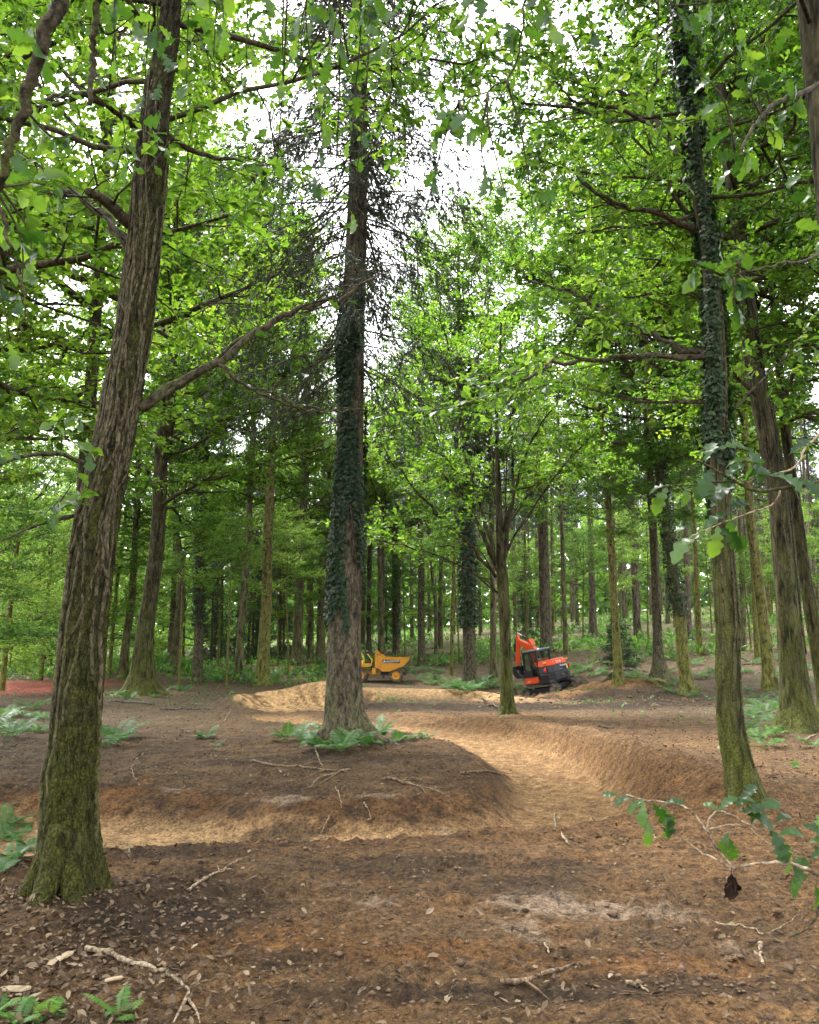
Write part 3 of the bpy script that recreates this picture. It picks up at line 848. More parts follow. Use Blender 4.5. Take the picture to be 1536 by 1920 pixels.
def ivy_mesh(name, path, cover, h0, h1, n, seed, size=.07, lift=.03, side=None):
    """ivy leaves lying against the trunk where a noise pattern lets them"""
    rng = np.random.default_rng(seed); C, R, ss = path
    h = rng.uniform(h0, h1, n * 3); th = rng.uniform(0, 2 * math.pi, n * 3)
    pat = fbm(th * .9 + 3, h * .45, 3, seed) + cover
    if side is not None:
        pat = pat + side[1] * np.cos(th - side[0])
    e = np.minimum((h - h0) / .8, (h1 - h) / 1.5); pat = pat + np.minimum(0, e - 1) * .35
    ok = np.nonzero(pat > 0)[0][:n]
    h, th = h[ok], th[ok]
    c = np.stack([np.interp(h, ss, C[:, i]) for i in range(3)], -1); r = np.interp(h, ss, R)
    rd = np.stack([np.cos(th), np.sin(th), np.zeros_like(th)], -1)
    off = lift * rng.uniform(.2, 2.4, len(h))
    pos = c + rd * (r * 1.03 + off)[:, None]
    tg = np.stack([-np.sin(th), np.cos(th), np.zeros_like(th)], -1)
    dr = -UP * .7 + tg * rng.normal(0, .8, (len(h), 1)) + rd * rng.uniform(-.1, .6, (len(h), 1))
    nr = rd + UP * .35 + rng.normal(0, .35, (len(h), 3))
    g = Geo(); place(g, IVY, pos, dr, nr, size * (.45 + .95 * rng.beta(1.6, 2.2, len(h))), rng.beta(2, 2.3, len(h)))
    return g.mesh(name, M['ivy'], False, 'tint')

def vine_mesh(name, path, seed, th0, turns, h0, h1, r=.014, wob=.5, n=40):
    rng = np.random.default_rng(seed); C, R, ss = path
    h = np.linspace(h0, h1, n); t = np.linspace(0, 1, n)
    th = th0 + turns * t + wob * fbm(t * 3.0, np.full(n, seed * 1.7), 3, seed)
    c = np.stack([np.interp(h, ss, C[:, i]) for i in range(3)], -1); rr = np.interp(h, ss, R)
    p = c + np.stack([np.cos(th), np.sin(th), 0 * th], -1) * (rr * .99 + r * .25)[:, None]
    g = Geo(); tube(g, p, np.linspace(r, r * .55, n), 6)
    return g.mesh(name, M['vine'])

def root_mesh(name, base, az, length, r, seed, mat, start=.55):
    """a surface root running off from the foot and diving into the soil (world base, local verts)"""
    rng = np.random.default_rng(seed); p = []
    x, y = base[0], base[1]; a = az; n = 9
    for i in range(n):
        t = i / (n - 1)
        if i: 
            a += rng.normal(0, .12); x += math.cos(a) * length / (n - 1); y += math.sin(a) * length / (n - 1)
        else:
            x += math.cos(a) * r * 1.2; y += math.sin(a) * r * 1.2
        z = gz(x, y) + r * .55 * (1 - t) - .03 - .09 * t + (start * (1 - t) ** 4)
        p.append((x - base[0], y - base[1], z - base[2]))
    g = Geo(); tube(g, catmull(p, 18), np.linspace(r, r * .35, 18), 9)
    return g.mesh(name, M[mat])

def add_crown(root, key, at, sc, rz, tilt=(0, 0)):
    Wm, Lm, H = TEMPL[key]
    rot = (tilt[0], tilt[1], rz)
    nm = ('limbs', 'crown') if 'spruce' not in key and key != 'sapling' else ('branches', 'crown')
    w = obj(nm[0], Wm, root, at, rot, sc); w['kind'] = 'stuff'
    l = obj(nm[1], Lm, root, at, rot, sc); l['kind'] = 'stuff'
    return l

TREES = {}
def tree(key, name, label, base, path, mat='bark_oak', top=20.0, crowns=(), dead=(), group=None, k=14, per_m=3.0, flare=.4, fh=.4, lobes=5, bark=0.0, roots=(), Y=None, seed=None, cat='tree', ground=None, bfreq=(9, 1.6), wmul=1.0):
    """base: pixel of the foot; path: (px, py, width px) up the trunk; the trunk goes on to height `top`."""
    seed = seed if seed is not None else (sum(ord(c) for c in key) * 7) % 997
    if ground is not None: b = np.array(ground, float)
    else: b = G(*base) if Y is None else P(base[0], base[1], Y)
    if Y is not None or ground is not None:
        b[2] = gz(b[0], b[1])
    Yd = b[1]
    pts, rad = [b], []
    for px, py, w in path:
        w = w * wmul
        q = P(px, py, Yd)
        if q[2] <= b[2] + .12:
            rad = [w * depth(px, py, Yd) / F_PX / 2]; continue
        pts.append(q); rad.append(w * depth(px, py, Yd) / F_PX / 2)
    if len(rad) < len(pts): rad = [rad[0] * 1.06] + rad
    last = pts[-1]
    if last[2] < b[2] + top - 1:
        d = (pts[-1] - pts[-2]); d = d / d[2] * .5 if d[2] > 0 else np.zeros(3); d[2] = 1; d[:2] = np.clip(d[:2], -.15, .15)
        hz = b[2] + top - last[2]
        pts.append(last + d * hz * .5); rad.append(rad[-1] * .6)
        pts.append(last + d * hz * .5 + np.array([d[0] * .3, d[1] * .3, 1]) * hz * .5); rad.append(.02)
    pts = np.array(pts) - b
    root = empty(name, b)
    tag(root, label, cat, group)
    me, pth = trunk_mesh(key + '_trunk', pts, rad, mat, k, per_m, flare, fh, lobes, bark, seed, bfreq)
    tr = obj('trunk', me, root)
    for i, (az, ln, r, st) in enumerate(roots):
        obj('root', root_mesh(key + '_root%d' % i, b, az, ln, r, seed + i, mat, st), root)
    C, R, ss = pth
    rng = np.random.default_rng(seed)
    for ck, hz, sc in crowns:
        at = [float(np.interp(hz, C[:, 2], C[:, i])) for i in range(2)] + [hz]
        add_crown(root, ck, at, sc, rng.uniform(0, 6.28))
    for hz, sc in dead:
        at = [float(np.interp(hz, C[:, 2], C[:, i])) for i in range(2)] + [hz]
        o = obj('dead_branches', TEMPL['dead'], root, at, (0, 0, rng.uniform(0, 6.28)), sc); o['kind'] = 'stuff'
    TREES[key] = (root, b, pth)
    return root, b, pth

def traced(root, b, px_limbs, seed, Wname='limb', leaf='leaf', part_leaf='crown', mats=('branch',), **kw):
    """limbs traced from the photograph: [(px,py,dY)...], r0, r1. Each main limb is a part, with its twigs and leaves in one crown part"""
    limbs = []
    for pl, r0, r1 in px_limbs:
        p = np.array([P(x, y, b[1] + dy) for x, y, dy in pl]) - b
        limbs.append((p, r0, r1))
    Wt, L = Geo(), Geo()
    for i, (p, r0, r1) in enumerate(limbs):
        g = Geo(); pp = catmull(p, max(10, 4 * len(p)))
        rng = np.random.default_rng(seed + i)
        w = rng.normal(0, .006, pp.shape) * np.linalg.norm(pp[-1] - pp[0]); w[0] = 0
        tube(g, pp + w, np.linspace(r0, r1, len(pp)), 8)
        obj(Wname, g.mesh('limb', M[mats[0]]), root)
    crown_from_limbs([(p, r0 * .5, r1 * .5) for p, r0, r1 in limbs], seed, wood=Wt, foliage=L, **kw)
    o = obj('twigs', Wt.mesh('twigs', M['branch']), root); o['kind'] = 'stuff'
    if L.n:
        o = obj(part_leaf, L.mesh('leaves', M[leaf], False, 'tint'), root); o['kind'] = 'stuff'

# ------------------------------------------------------------------ the near trees
# left oak
root, b, pth = tree('left_oak', 'oak_tree', 'thick leaning oak with ridged mossy bark and ivy stems in the left foreground', (128, 1668),
    [(128, 1640, 116), (131, 1560, 110), (134, 1450, 104), (143, 1390, 97), (160, 1193, 92), (182, 995, 87), (205, 880, 82), (221, 800, 78), (238, 700, 76), (254, 600, 70), (271, 450, 67), (285, 300, 66), (296, 180, 56), (312, 90, 46), (322, 0, 40)],
    'bark_oak', top=14, crowns=[('near_oak', 5.3, 1.0)], k=72, per_m=34, wmul=.9, flare=.48, fh=.26, lobes=5, bark=.014, bfreq=(20, 6.5),
    roots=[(-1.75, .46, .10, .40), (-1.0, .42, .095, .36), (-2.6, .38, .09, .32), (-.35, .3, .07, .2), (2.9, .3, .07, .2)])
for i, (t0, tu, h0, h1, r) in enumerate([(-2.7, -.5, .05, 4.6, .022), (-2.2, .9, .6, 5.0, .014), (-1.5, -1.2, 1.1, 5.4, .013), (-.6, -1.6, 1.4, 5.6, .016), (-1.0, 1.5, 1.9, 5.5, .012), (-2.9, 1.9, 2.0, 5.8, .013), (-.3, -.2, .3, 5.0, .02),
                                         (-2.0, -1.0, 2.4, 6, .011), (-.9, 1.0, 2.6, 6, .012), (-1.8, .5, 3.0, 6.2, .013), (-2.4, .7, 2.9, 6.1, .012), (-1.3, -.7, 3.2, 6.2, .012), (-2.9, 2.2, 1.9, 3.6, .015), (-.2, -2.4, 2.0, 3.8, .014), (-2.6, 2.0, 2.6, 4.2, .013), (-.4, -2.2, 2.9, 4.6, .014), (-2.8, 2.3, 3.3, 5.0, .012), (-2.0, 1.6, 1.5, 3.0, .011), (-.5, -1.1, 3.1, 6.2, .012), (-2.9, .25, .2, 3.6, .026)]):
    obj('ivy_stem', vine_mesh('vine%d' % i, pth, 31 + i, t0, tu, h0, h1, r, .9, 60), root)
traced(root, b, [([(262, 765, 0), (330, 722, .05), (405, 682, .1), (490, 618, .2), (560, 580, .3), (640, 556, .45), (705, 520, .6)], .042, .010),
                 ([(408, 682, .1), (450, 715, .15), (500, 742, .25), (560, 765, .35), (620, 772, .5), (680, 768, .6)], .016, .005),
                 ([(470, 640, .18), (485, 610, .2), (492, 575, .25)], .012, .004)], 301, nl=1, n1=3, n2=1, size=.10, leaf='near_leaf', tpl=OAK_MID, part_leaf='limb_leaves')
traced(root, b, [([(262, 240, 0), (215, 205, -.3), (150, 175, -.6), (60, 190, -1.0)], .045, .012),
                 ([(245, 420, 0), (195, 375, -.2), (165, 360, -.4)], .05, .03),
                 ([(250, 480, 0), (190, 400, .3), (120, 360, .7), (20, 330, 1.1)], .04, .012),
                 ([(300, 250, 0), (380, 290, .3), (450, 300, .6)], .03, .01),
                 ([(200, 880, 0), (90, 850, -.5), (-30, 880, -.9)], .02, .006),
                 ([(145, 965, 0), (70, 985, -.3), (-30, 1030, -.6)], .016, .005)], 321, nl=11, n1=9, n2=6, size=.125, leaf='near_leaf', tpl=OAK_MID, part_leaf='low_leaves')

# central conifer
root, b, pth = tree('centre_conifer', 'conifer_tree', 'tall straight conifer with ivy-clad trunk and fern-ringed roots in the centre', (652, 1395),
    [(651, 1385, 84), (648, 1340, 74), (646, 1288, 68), (646, 1200, 63), (649, 1100, 58), (653, 950, 54), (657, 800, 49), (662, 600, 44), (668, 450, 39), (672, 300, 34), (677, 100, 27), (680, 0, 23)],
    'bark_conifer', top=24, crowns=[], k=48, per_m=12, flare=.45, fh=.35, lobes=6, bark=.007, bfreq=(10, 5),
    roots=[(-2.75, 1.25, .15, .55), (-1.95, .75, .15, .45), (-1.2, .75, .15, .45), (-.45, 1.3, .15, .55), (.3, .9, .13, .35), (2.6, .9, .13, .35)])
o = obj('ivy', ivy_mesh('conifer_ivy', pth, -.06, 2.1, 9.8, 8000, 5, .08, .03, side=(-2.2, .22)), root); o['kind'] = 'stuff'
for i, (t0, tu, h0, h1, r) in enumerate([(-2.6, .6, .2, 4, .016), (-2.0, -.5, 1.3, 6, .012), (-1.2, .5, 2.5, 7.5, .012), (-2.4, 1.1, 1.8, 7, .011)]):
    obj('ivy_stem', vine_mesh('cvine%d' % i, pth, 71 + i, t0, tu, h0, h1, r, .7, 50), root)
C_, R_, s_ = pth
for hz, sc, ck in [(7.6, (1.0, 1.0, .95), 'spruce_open'), (10.8, (1.15, 1.15, .8), 'spruce_open'), (17, (.75, .75, .5), 'spruce')]:
    add_crown(root, ck, [float(np.interp(hz, C_[:, 2], C_[:, i])) for i in range(2)] + [hz], sc, hz * 2.0)
for hz, sc in [(4.5, .55), (1.6, .4)]:
    o = obj('dead_branches', TEMPL['dead'], root, [float(np.interp(hz, C_[:, 2], C_[:, i])) for i in range(2)] + [hz], (0, 0, hz), sc); o['kind'] = 'stuff'

# many-stemmed tree right of centre
root, b, pth = tree('forked_tree', 'forked_tree', 'many-stemmed tree with mossy trunk and spreading boughs left of the excavator', (951, 1338),
    [(951, 1325, 25), (949, 1250, 21), (946, 1150, 20), (942, 1080, 22), (938, 1020, 16), (935, 920, 10), (931, 780, 7), (937, 680, 6), (940, 600, 3)],
    'bark_mossy', top=11, k=20, per_m=6, flare=.55, fh=.35, bark=.006, roots=[(-2.4, .6, .1, .2), (-.7, .6, .1, .2), (-1.6, .5, .09, .15)])
traced(root, b, [([(936, 1075, 0), (905, 960, -.4), (872, 860, -.8), (868, 760, -1.0), (838, 660, -1.2), (826, 560, -1.4)], .062, .012),
                 ([(944, 1060, 0), (962, 920, .3), (958, 800, .5), (966, 700, .8), (948, 590, 1.0)], .058, .012),
                 ([(930, 1082, 0), (880, 1020, -.6), (835, 980, -1.0), (790, 930, -1.5), (745, 880, -2.0), (712, 830, -2.3)], .048, .012),
                 ([(938, 1000, 0), (990, 930, .6), (1030, 895, 1.0), (1090, 880, 1.5), (1160, 878, 2.0)], .038, .009),
                 ([(920, 1040, 0), (860, 900, .8), (800, 815, 1.4), (760, 740, 2.0)], .038, .009),
                 ([(944, 1000, 0), (985, 850, -.8), (1040, 760, -1.5), (1075, 690, -2)], .038, .009),
                 ([(935, 1112, 0), (870, 1065, -.6), (800, 1035, -1.2), (720, 1018, -1.8), (690, 1000, -2.0)], .035, .008),
                 ([(938, 980, 0), (915, 800, 1.2), (900, 700, 1.9), (905, 600, 2.4)], .042, .010),
                 ([(941, 1045, 0), (1000, 950, -.5), (1060, 870, -1.0), (1125, 800, -1.6)], .036, .009),
                 ([(933, 1060, 0), (870, 940, .4), (795, 840, .8), (725, 745, 1.2)], .036, .009)], 401, mats=('bark_mossy',), nl=13, n1=10, n2=7, size=.14, len1=.42, leaf='leaf', tpl=LEAF2)

# right ivy tree
root, b, pth = tree('right_ivy_oak', 'oak_tree', 'slender dark leaning oak with mossy foot and ivy-hung upper trunk at right', (1398, 1490),
    [(1398, 1490, 62), (1389, 1450, 56), (1377, 1400, 51), (1368, 1347, 47), (1364, 1250, 44), (1364, 1165, 42), (1357, 1055, 39), (1350, 930, 35), (1346, 800, 32), (1345, 700, 31), (1337, 560, 30), (1325, 450, 28), (1310, 350, 27), (1294, 200, 25), (1275, 90, 27), (1268, 0, 25)],
    'bark_mossy', top=15, crowns=[('near_oak', 6.8, (1.0, 1.0, 1.0))], k=48, per_m=16, flare=.3, fh=.25, bark=.008, bfreq=(14, 2.5))
o = obj('ivy', ivy_mesh('right_ivy', pth, -.02, 3.0, 10.5, 6500, 15, .06, .035), root); o['kind'] = 'stuff'
for i, (t0, tu, h0, h1, r) in enumerate([(-.7, .3, .3, 5, .016), (-.4, -.3, .6, 6, .014), (-1.6, .8, 1.0, 6, .012), (-2.4, .5, 1.2, 6, .013)]):
    obj('ivy_stem', vine_mesh('rvine%d' % i, pth, 91 + i, t0, tu, h0, h1, r, .5, 50), root)
traced(root, b, [([(1342, 668, 0), (1285, 655, .2), (1220, 628, .5), (1150, 590, .9), (1080, 552, 1.3), (985, 522, 1.8)], .05, .012),
                 ([(1330, 668, 0), (1240, 668, -.4), (1150, 670, -.7), (1060, 680, -1.0), (1000, 700, -1.4), (945, 755, -1.8)], .035, .008),
                 ([(1300, 430, 0), (1230, 400, -.3), (1150, 380, -.8), (1080, 330, -1.3)], .045, .01),
                 ([(1285, 300, 0), (1230, 230, .5), (1190, 180, .9), (1090, 165, 1.4)], .045, .01),
                 ([(1290, 280, 0), (1235, 240, -.4), (1160, 200, -.9), (1085, 190, -1.3), (1040, 150, -1.7)], .03, .008),
                 ([(1310, 400, 0), (1240, 420, .6), (1130, 430, 1.2), (1060, 440, 1.8)], .03, .008),
                 ([(1345, 760, 0), (1250, 752, .5), (1160, 745, 1.0), (1080, 720, 1.6)], .025, .006),
                 ([(1350, 800, 0), (1420, 720, .3), (1480, 660, .6)], .02, .006)], 431, nl=12, n1=10, n2=6, size=.13, leaf='near_leaf', tpl=OAK_MID, len1=.4)

# big mossy oak at the right edge
root, b, pth = tree('right_oak', 'oak_tree', 'stout oak with moss-covered flaring foot near the right edge', (1494, 1372),
    [(1495, 1360, 74), (1494, 1330, 62), (1488, 1260, 51), (1479, 1165, 45), (1470, 1055, 41), (1460, 946, 37), (1443, 836, 37), (1417, 700, 36), (1399, 550, 31), (1381, 400, 25), (1366, 300, 22), (1345, 100, 20), (1335, 0, 16)],
    'bark_mossy', top=20, crowns=[('oak_b', 9.5, 1.05)], k=40, per_m=9, flare=.5, fh=.3, bark=.008, bfreq=(9, 3),
    roots=[(-2.7, .95, .13, .25), (-1.9, .7, .12, .22), (-1.1, .7, .12, .22), (-.4, .9, .12, .2)])
for i, (t0, tu, h0, h1, r) in enumerate([(-.8, .5, 2.0, 7, .022), (-.4, -.4, 1.6, 7.5, .02), (-2.4, .4, 2.6, 7, .016), (-1.6, -.9, 3.0, 8, .016)]):
    obj('ivy_stem', vine_mesh('ovine%d' % i, pth, 111 + i, t0, tu, h0, h1, r, .7, 50), root)
traced(root, b, [([(1432, 790, 0), (1480, 720, .6), (1500, 620, 1.0), (1510, 520, 1.5)], .06, .015),
                 ([(1425, 750, 0), (1360, 690, -1), (1300, 640, -1.8)], .05, .012),
                 ([(1390, 520, 0), (1450, 450, .6), (1530, 420, 1.2)], .05, .012)], 451, nl=9, n1=8, n2=6, size=.14)

tree('edge_oak', 'oak_tree', 'leaning trunk half cut off by the right edge behind the stout mossy oak', (1552, 1330),
    [(1552, 1310, 34), (1530, 1200, 25), (1511, 1090, 21), (1494, 960, 19), (1476, 830, 17), (1462, 700, 14)], 'bark_mossy', top=19, crowns=[('oak_c', 9, 1.0)], Y=22.5, bark=.005, k=20, per_m=5)

# trunk that only shows in the top right corner, with hanging sprays
root, b, pth = tree('corner_oak', 'oak_tree', 'tree whose bark shows only in the top right corner of the view', None,
    [(1640, 1500, 60), (1600, 900, 58), (1560, 400, 54), (1520, 0, 50)], 'bark_mossy', top=15, crowns=[('near_oak', 7.0, 1.0)], ground=(4.1, 7.0, 0), k=28, per_m=8, bark=.006)

# oaks standing outside the frame whose crowns close the upper corners
for kx, (gx, gy, ck, hz, s, lab) in enumerate([(-8.2, 11.5, 'oak_c', 4.8, 1.05, 'leafy oak left of the view whose crown fills the upper left behind the leaning trunk'), (-11.5, 18.5, 'oak_a', 5.0, 1.0, 'oak beyond the left edge with leaves down the middle left of the view'),
                                             (-8.65, 21.5, 'oak_c', 8.8, (1.3, 1.3, 1.45), 'slim oak hidden behind the leaning left trunk, its crown spreading above'), (10.2, 15.5, 'oak_b', 6.0, .85, 'leafy oak right of the view whose crown fills the upper right'), (11.5, 21.0, 'oak_a', 7.0, 1.1, 'oak beyond the right edge behind the stout mossy oak')]):
    tree('outer_oak_%d' % kx, 'oak_tree', lab, None, [(768 + gx / gy * F_PX, 1100, 30)], 'bark_mossy', top=hz + 11 * (s if not hasattr(s, '__len__') else s[2]), crowns=[(ck, hz, s)], ground=(gx, gy, 0))

# ------------------------------------------------------------------ middle distance
LST = [
 ('mossy_oak', 'oak_tree', 'big green mossy oak with spreading roots behind the leaning left trunk', (266, 1302),
  [(267, 1290, 52), (268, 1256, 43), (272, 1190, 34), (281, 1125, 29), (294, 1028, 28), (300, 930, 26), (304, 833, 26), (318, 740, 22), (326, 640, 18), (332, 540, 14)],
  dict(mat='bark_mossy', top=25, crowns=[('oak_a', 8.0, 1.25), ('oak_c', 13.0, 1.2)], k=24, per_m=5, flare=.75, fh=.5, bark=.008, roots=[(-2.9, 1.6, .2, .4), (-2.2, 1.0, .2, .3), (-.3, 1.7, .2, .35), (-1.2, .9, .18, .3)])),
 ('left_slim', 'slim_tree', 'slim curving trunk between the leaning left trunk and the mossy oak', (231, 1268),
  [(231, 1255, 17), (238, 1190, 14), (247, 1125, 13), (254, 1000, 11), (258, 900, 9), (262, 800, 8)], dict(mat='bark_far', top=17, crowns=[('oak_c', 7.5, .9)])),
 ('left_pale', 'oak_tree', 'pale trunk with a side fork just right of the mossy oak', (327, 1262),
  [(328, 1250, 18), (331, 1200, 16), (339, 1125, 16), (336, 1040, 14), (330, 990, 11), (322, 900, 8)], dict(mat='bark_far', top=26, crowns=[('oak_b', 8, 1.0), ('oak_c', 15, 1.2)])),
 ('left_pale_b', 'slim_tree', 'dim trunk directly behind the pale forked one on the left', (318, 1248),
  [(319, 1235, 13), (326, 1120, 12), (330, 1000, 10)], dict(mat='bark_dark', top=20, crowns=[('oak_a', 9, 1.0)])),
 ('left_ivy', 'ivy_tree', 'straight tree wrapped in dark ivy left of the two brown trunks', (370, 1281),
  [(370, 1270, 19), (373, 1180, 16), (374, 1080, 15), (374, 960, 14), (380, 860, 13), (386, 740, 11)], dict(mat='bark_conifer', top=32, crowns=[('oak_b', 11, 1.1), ('oak_a', 19, 1.1)], ivy=(.45, 3.2, 16.5, 3600, .13, .08))),
 ('brown_a', 'conifer_tree', 'narrow brown trunk, left one of the pair left of the pale bowl', (446, 1270),
  [(447, 1255, 17), (451, 1190, 15), (457, 1125, 14), (464, 1028, 13), (469, 930, 12), (474, 830, 11)], dict(mat='bark_far', Y=50, top=33, crowns=[('oak_c', 10.5, 1.15), ('oak_b', 19, 1.1)], dead=[(4, .8)])),
 ('brown_b', 'conifer_tree', 'mossy straight trunk, right one of the pair left of the pale bowl', (492, 1281),
  [(493, 1272, 27), (496, 1190, 23), (500, 1125, 21), (502, 1028, 19), (506, 930, 17), (511, 820, 15), (516, 720, 12)], dict(mat='bark_slim', Y=46, top=34, crowns=[('oak_a', 12, 1.1), ('spruce', 19, 1.0)], dead=[(5, .7)])),
 ('stripped', 'conifer_tree', 'reddish brown trunk close left of the central conifer', (556, 1248),
  [(557, 1235, 20), (559, 1180, 18), (562, 1110, 17), (566, 1020, 16), (570, 900, 14)], dict(mat='bark_far', top=36, crowns=[('oak_c', 10, .95), ('spruce', 20, 1.1)], dead=[(4.0, .8)])),
 ('thin_a', 'slim_tree', 'thin straight stem left of the central conifer, beyond the reddish trunk', (580, 1236), [(581, 1225, 9), (583, 1130, 8), (588, 1000, 7)], dict(mat='bark_far', top=20, crowns=[('oak_c', 9, .9)])),
 ('thin_b', 'slim_tree', 'slightly leaning trunk nearest the left side of the central conifer', (600, 1243), [(601, 1232, 13), (606, 1160, 11), (612, 1060, 10), (616, 950, 8)], dict(mat='bark_far', top=22, crowns=[('oak_a', 10, 1.0)])),
 ('behind_dumper_a', 'conifer_tree', 'pale straight trunk rising behind the seat of the dumper', (692, 1225), [(692, 1215, 11), (692, 1130, 9), (694, 1000, 9), (696, 850, 8)], dict(mat='bark_conifer', top=26, crowns=[('spruce', 13, 1.0)], dead=[(4, 1)])),
 ('behind_dumper_b', 'conifer_tree', 'mossy trunk rising behind the raised back of the dumper skip', (717, 1222), [(717, 1212, 9), (717, 1110, 9), (718, 980, 8)], dict(mat='bark_far', top=24, crowns=[('oak_b', 11, 1.0)], dead=[(4, 1)])),
 ('behind_dumper_c', 'conifer_tree', 'dark ivy-hung trunk rising behind the middle of the dumper skip', (743, 1226), [(743, 1216, 13), (742, 1110, 12), (741, 980, 11)], dict(mat='bark_dark', top=25, crowns=[('spruce', 12, 1.0)], ivy=(.2, 1.0, 9, 1500, .12))),
 ('past_dumper', 'conifer_tree', 'straight grey conifer just right of the dumper', (791, 1248), [(791, 1236, 15), (790, 1150, 13), (790, 1050, 12), (788, 950, 11)], dict(mat='bark_conifer', top=37, crowns=[('spruce', 12, 1.0), ('spruce', 22, 1.0)], dead=[(4, 1), (9, 1)])),
 ('thin_c', 'slim_tree', 'thin dark curved stem between the grey conifer and the ivy column', (818, 1228), [(818, 1218, 7), (816, 1130, 6), (807, 1030, 6)], dict(mat='bark_dark', top=30, crowns=[('beech', 8, 1.0), ('oak_b', 16, 1.15)])),
 ('thin_d', 'slim_tree', 'thin pale pole just left of the ivy column tree', (847, 1266), [(847, 1255, 7), (848, 1150, 6), (852, 1030, 5)], dict(mat='bark_slim', top=16, crowns=[('beech', 8, .8)])),
 ('ivy_column', 'ivy_tree', 'tree sheathed in thick dark ivy with a stripped pale foot above ferns', (880, 1286),
  [(880, 1275, 28), (880, 1240, 24), (878, 1150, 22), (876, 1040, 21), (873, 930, 19), (868, 820, 16)], dict(mat='bark_conifer', top=31, crowns=[('spruce', 12, .9), ('oak_b', 16, 1.0)], ivy=(.8, 3.4, 17, 6500, .17, .13), flare=.35)),
 ('thin_e', 'slim_tree', 'straight brown trunk between the ivy column and the forked tree', (926, 1273), [(926, 1262, 13), (925, 1180, 11), (924, 1090, 10), (922, 980, 9)], dict(mat='bark_far', top=33, crowns=[('oak_c', 10, .9), ('oak_a', 17, 1.2)])),
 ('big_stripped', 'conifer_tree', 'big dark conifer with a bark-stripped pale foot behind the excavator', (1025, 1222),
  [(1025, 1212, 22), (1023, 1150, 20), (1020, 1060, 19), (1017, 960, 17), (1014, 880, 15)], dict(mat='bark_dark', top=30, crowns=[('spruce', 11, 1.15)], dead=[(6, 1.2)])),
 ('right_of_cab', 'slim_tree', 'slim straight trunk just right of the excavator', (1061, 1228), [(1061, 1218, 10), (1058, 1130, 9), (1055, 1030, 8)], dict(mat='bark_far', top=22, crowns=[('beech', 10, 1.0)], dead=[(3, .8)])),
 ('yellow_slim', 'slim_tree', 'yellow-green slim trunk standing before the little dark spruce', (1160, 1278),
  [(1160, 1268, 18), (1156, 1200, 15), (1151, 1125, 14), (1146, 1030, 13), (1142, 960, 12), (1135, 880, 11), (1126, 780, 9), (1118, 680, 7)], dict(mat='bark_slim', top=27, crowns=[('beech', 10, 1.0), ('beech_low', 7, .55), ('oak_c', 16, 1.1)])),
 ('vine_tree', 'oak_tree', 'trunk twined with bare vines right of the little dark spruce', (1238, 1268),
  [(1238, 1258, 27), (1234, 1220, 19), (1232, 1165, 17), (1229, 1080, 16), (1224, 980, 15), (1218, 880, 13)], dict(mat='bark_conifer', top=28, crowns=[('oak_b', 9, 1.05), ('oak_a', 16, 1.1)], flare=.5)),
 ('ivy_lean', 'ivy_tree', 'leaning tree with dark ivy up its middle right of the vine-twined trunk', (1291, 1302),
  [(1290, 1292, 28), (1286, 1270, 23), (1281, 1235, 22), (1276, 1165, 20), (1268, 1110, 19), (1258, 1040, 18), (1250, 980, 17), (1240, 900, 15), (1222, 800, 12), (1215, 700, 10)], dict(mat='bark_slim', top=26, crowns=[('oak_c', 10, 1.1), ('beech_low', 7.5, .7), ('oak_b', 14, 1.1)], ivy=(.45, 3.2, 11.5, 3000, .11, .07))),
 ('right_mid', 'slim_tree', 'mossy leaning trunk between the dark ivy oak and the stout mossy oak', (1444, 1292),
  [(1443, 1282, 25), (1438, 1220, 21), (1428, 1130, 18), (1416, 1040, 17), (1407, 960, 16), (1402, 880, 14)], dict(mat='bark_slim', top=25, crowns=[('oak_a', 9.5, 1.1), ('oak_c', 15, 1.0)])),
 ('right_mid_b', 'slim_tree', 'thin mossy stem just behind the leaning mossy trunk at right', (1420, 1238), [(1420, 1228, 11), (1416, 1150, 10), (1412, 1060, 9)], dict(mat='bark_slim', top=19, crowns=[('beech', 9, 1.0)])),
 ('right_thin', 'slim_tree', 'thin mossy trunk left of the dark ivy oak, far up the slope', (1312, 1228), [(1312, 1218, 11), (1309, 1150, 10), (1305, 1060, 9)], dict(mat='bark_slim', top=20, crowns=[('beech', 10, 1.0)], dead=[(3, .8)])),
 ('right_thin_b', 'slim_tree', 'grey trunk immediately right of the dark ivy oak, far up the slope', (1393, 1220), [(1393, 1210, 14), (1392, 1130, 12), (1390, 1040, 11)], dict(mat='bark_far', top=23, crowns=[('spruce', 11, 1.0)], dead=[(4, 1)])),
 ('slope_dark', 'conifer_tree', 'dark conifer trunk above the vine-twined tree on the slope', (1290, 1200), [(1290, 1190, 15), (1289, 1110, 13), (1287, 1020, 12)], dict(mat='bark_dark', top=26, crowns=[('spruce', 12, 1.0)], dead=[(4, 1)])),
 ('slope_dark_b', 'conifer_tree', 'dark slanting conifer trunk right of the yellow-green slim trunk', (1197, 1196), [(1196, 1186, 15), (1191, 1120, 12), (1187, 1020, 11)], dict(mat='bark_dark', top=26, crowns=[('spruce', 12, 1.0)], dead=[(4, 1)])),
 ('slope_dark_c', 'conifer_tree', 'broad dark trunk on the green slope left of the yellow-green slim trunk', (1112, 1194), [(1112, 1184, 16), (1110, 1110, 13), (1108, 1020, 12)], dict(mat='bark_dark', top=26, crowns=[('spruce', 13, 1.0)], dead=[(4, 1)])),
]
